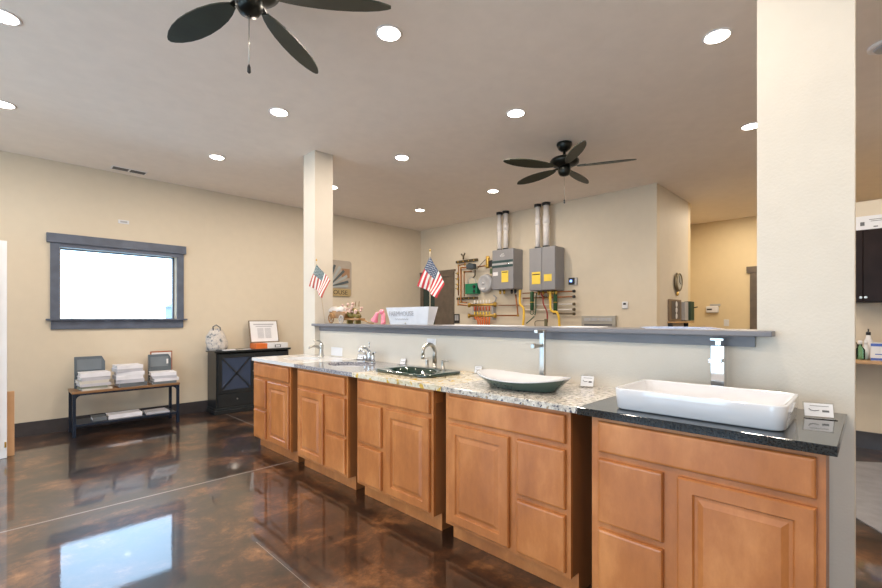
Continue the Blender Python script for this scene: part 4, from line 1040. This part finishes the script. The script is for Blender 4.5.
for zz in (1.312, 1.395, 1.478): MB().lathe((6.75, YR-.0345, zz), [(.040, 0), (.040, -.004)], 20, 'y').build('round_picture', mpaper, t)
done(t)
t = W(thing('wall_rack', 'dark green rack with grey board on the return wall beside the picture frame', 'rack', (7.2, YR, 1.24)))
MB().box(7.06, 7.22, YR-.06, YR, 1.25, 1.52).build('grey_board', mgreyl, t, .003)
MB().box(7.23, 7.40, YR-.09, YR, 1.245, 1.53).build('rack_body', mat('rack_green', (.03, .06, .03), .5), t, .004)
MB().tube([(7.38, YR-.09, 1.44), (7.38, YR-.14, 1.45)], .008, 6).build('hook', mdark, t)
done(t)
t = W(thing('wall_shelf', 'narrow tan shelf under the picture frame on the return wall', 'shelf', (6.95, YR, 1.2)))
MB().box(6.48, 7.35, YR-.10, YR, 1.215, 1.235).build('shelf_board', mwood_in, t); MB().box(6.5, 6.52, YR-.06, YR, 1.13, 1.215).build('bracket', mdark, t); MB().box(7.2, 7.22, YR-.06, YR, 1.13, 1.215).build('bracket', mdark, t); done(t)
# far wall phone
t = W(thing('wall_phone', 'white wall-mounted dispenser with dark slot on the warm far wall', 'dispenser', (XF, 2.13, 1.44)))
MB().box(XF-.06, XF-.0005, 2.02, 2.22, 1.38, 1.50).build('case', mpaper, t, .02, 3)
MB().box(XF-.064, XF-.0605, 2.12, 2.20, 1.43, 1.455).build('slot', mdark, t)
MB().box(XF-.03, XF-.0005, 2.0, 2.16, 1.505, 1.54).build('bracket', mgreyl, t)
done(t)

# ------------------------------------------------------------------ nook right of the near pillar (wall x = 6.05)
t = W(thing('upper_cabinet', 'near-black wall cabinet with nickel knobs right of the near pillar', 'cabinet', (5.9, -.3, 1.43)))
ux = 5.72
MB().box(ux, 6.049, -.95, .172, 1.43, 2.11).build('body', mat('espresso', (.018, .010, .009), .35, var=.2), t)
bpy.data.materials['espresso'].node_tree.nodes['Principled BSDF'].inputs['Specular IOR Level'].default_value = .12
mesp = bpy.data.materials['espresso']
for (a, b_, ky) in ((.082, .168, .095), (-.36, .078, .062), (-.93, -.364, -.39)):
    d = MB().box(ux-.02, ux-.001, a, b_, 1.435, 2.105).build('door', mesp, t, .003)
    MB().lathe((ux-.02, ky, 1.475), [(.005, -.0005), (.006, -.012), (.013, -.018), (.010, -.026)], 12, 'x').build('knob', mnickel, d)
done(t)
t = W(thing('carton', 'white printed carton on top of the dark wall cabinet', 'box', (5.85, 0, 2.11)))
MB().box(5.74, 6.0, -.35, .155, 2.1105, 2.24).build('carton_body', mpaper, t, .002)
MB().box(5.7385, 5.7398, .07, .10, 2.15, 2.185).box(5.7385, 5.7398, -.10, .04, 2.20, 2.205).box(5.7385, 5.7398, -.08, .03, 2.185, 2.19).box(5.7385, 5.7398, -.02, .01, 2.13, 2.14).build('print', mink, t)
done(t)
t = W(thing('nook_counter', 'light wood counter under the dark wall cabinet right of the near pillar', 'counter', (5.8, -.3, .9)))
MB().box(5.45, 6.049, -1.5, .30, .872, .90).build('counter_top', mat('counter_birch', (.45, .26, .12), .4), t, .003)
MB().box(5.95, 6.049, -1.4, -1.37, .6, .872).build('bracket', mpaper, t); MB().box(5.95, 6.049, .22, .25, .6, .872).build('bracket', mpaper, t)
done(t)
def bottle(x, y, prof, m, cap, label, capp):
    t = W(thing('bottle', label, 'bottle', (x, y, .9), 'bottles on the nook counter'))
    MB().lathe((x, y, .9005), prof, 18).build('bottle_body', m, t)
    MB().lathe((x, y, .9005), capp, 14).build('cap', cap, t)
    return done(t)
bottle(5.62, .098, [(.032, 0), (.034, .01), (.034, .09), (.015, .12), (.014, .14)], mglassg, mpaper, 'green-tinted glass bottle on the nook counter next to the pillar', [(.017, .141), (.017, .17), (.01, .175)])
bottle(5.75, .145, [(.030, 0), (.032, .01), (.032, .13), (.014, .16), (.013, .18)], macryl, mgreyl, 'clear bottle on the nook counter half hidden by the pillar', [(.016, .181), (.016, .21), (.01, .215)])
bottle(5.80, .045, [(.030, 0), (.033, .01), (.033, .16), (.018, .20), (.016, .22)], mpaper, mdark, 'white bottle with black pump on the nook counter', [(.018, .221), (.018, .25), (.006, .255), (.006, .28)])
bottle(5.70, .060, [(.024, 0), (.025, .01), (.025, .10), (.012, .12), (.012, .135)], mpaper, mpaper, 'short white bottle on the nook counter left of the blue box', [(.014, .136), (.014, .16), (.008, .165)])
t = W(thing('carton', 'blue and white box on the nook counter at the right edge', 'box', (5.62, -.05, .9)))
MB().box(5.52, 5.64, -.14, .028, .9005, 1.06).build('carton_body', mpaper, t, .002)
MB().box(5.5185, 5.5198, -.14, .028, .905, .925).box(5.5185, 5.5198, -.14, .028, 1.03, 1.055).box(5.5185, 5.5198, -.10, .0, .955, .963).build('print', mblu, t)
done(t)
# grey mat on the nook floor
e1 = Vector((-.82, -.572, 0)); e2 = Vector((.572, -.82, 0)); c0 = Vector((4.9, .81, 0))
P4 = [c0, c0+e1*2.6, c0+e1*2.6+e2*1.6, c0+e2*1.6]
tag(MB().prism([(p.x, p.y) for p in P4], .0008, .008).build('floor_mat', mrug), 'large grey mat lying askew on the floor beyond the near pillar', 'mat')

# ------------------------------------------------------------------ world, camera
wd = bpy.data.worlds.new('sky'); bpy.context.scene.world = wd; wd.use_nodes = True
nt = wd.node_tree; bg_ = nt.nodes['Background']
tc = nt.nodes.new('ShaderNodeTexCoord'); sp = nt.nodes.new('ShaderNodeSeparateXYZ'); rp = nt.nodes.new('ShaderNodeValToRGB')
nt.links.new(tc.outputs['Generated'], sp.inputs[0]); nt.links.new(sp.outputs['Z'], rp.inputs['Fac'])
rp.color_ramp.elements[0].position = 0; rp.color_ramp.elements[0].color = (.62, .83, 1, 1)
rp.color_ramp.elements[1].position = .6; rp.color_ramp.elements[1].color = (.40, .66, 1, 1)
nt.links.new(rp.outputs['Color'], bg_.inputs['Color']); bg_.inputs['Strength'].default_value = 5
for (y0, y1, x) in ((-1.6, .2, -3.03), (1.0, 3.0, -3.03), (3.8, 5.6, -3.03)):
    l = bpy.data.lights.new('sky_portal', 'AREA'); l.shape = 'RECTANGLE'; l.size = 2.1; l.size_y = y1-y0; l.cycles.is_portal = True
    o = bpy.data.objects.new('sky_portal', l); C.objects.link(o); o.location = (-3.16, (y0+y1)/2, 1.3); o.rotation_euler = (0, -PI/2, 0)
l = bpy.data.lights.new('sky_portal', 'AREA'); l.shape = 'RECTANGLE'; l.size = 1.16; l.size_y = .82; l.cycles.is_portal = True
o = bpy.data.objects.new('sky_portal', l); C.objects.link(o); o.location = (1.1, YW+.17, 1.675); o.rotation_euler = (-PI/2, 0, 0)

cam = bpy.data.cameras.new('camera'); co = bpy.data.objects.new('camera', cam); C.objects.link(co)
co.location = (0, 0, 1.28); co.rotation_euler = (PI/2, 0, math.radians(44.61-90))
cam.sensor_width = 36; cam.lens = 440/882*36; cam.shift_y = 24.3/882; cam.clip_start = .01; cam.clip_end = 500
sc = bpy.context.scene; sc.camera = co
sc.view_settings.view_transform = 'Standard'; sc.view_settings.look = 'None'; sc.view_settings.gamma = 1; sc.view_settings.use_curve_mapping = False
sc.view_settings.exposure = .38
sc.cycles.use_denoising = True
sc.cycles.max_bounces = 10; sc.cycles.diffuse_bounces = 6; sc.cycles.transparent_max_bounces = 16
sc.cycles.sample_clamp_indirect = 6
sc.cycles.caustics_reflective = True; sc.cycles.blur_glossy = .4; sc.cycles.caustics_refractive = False
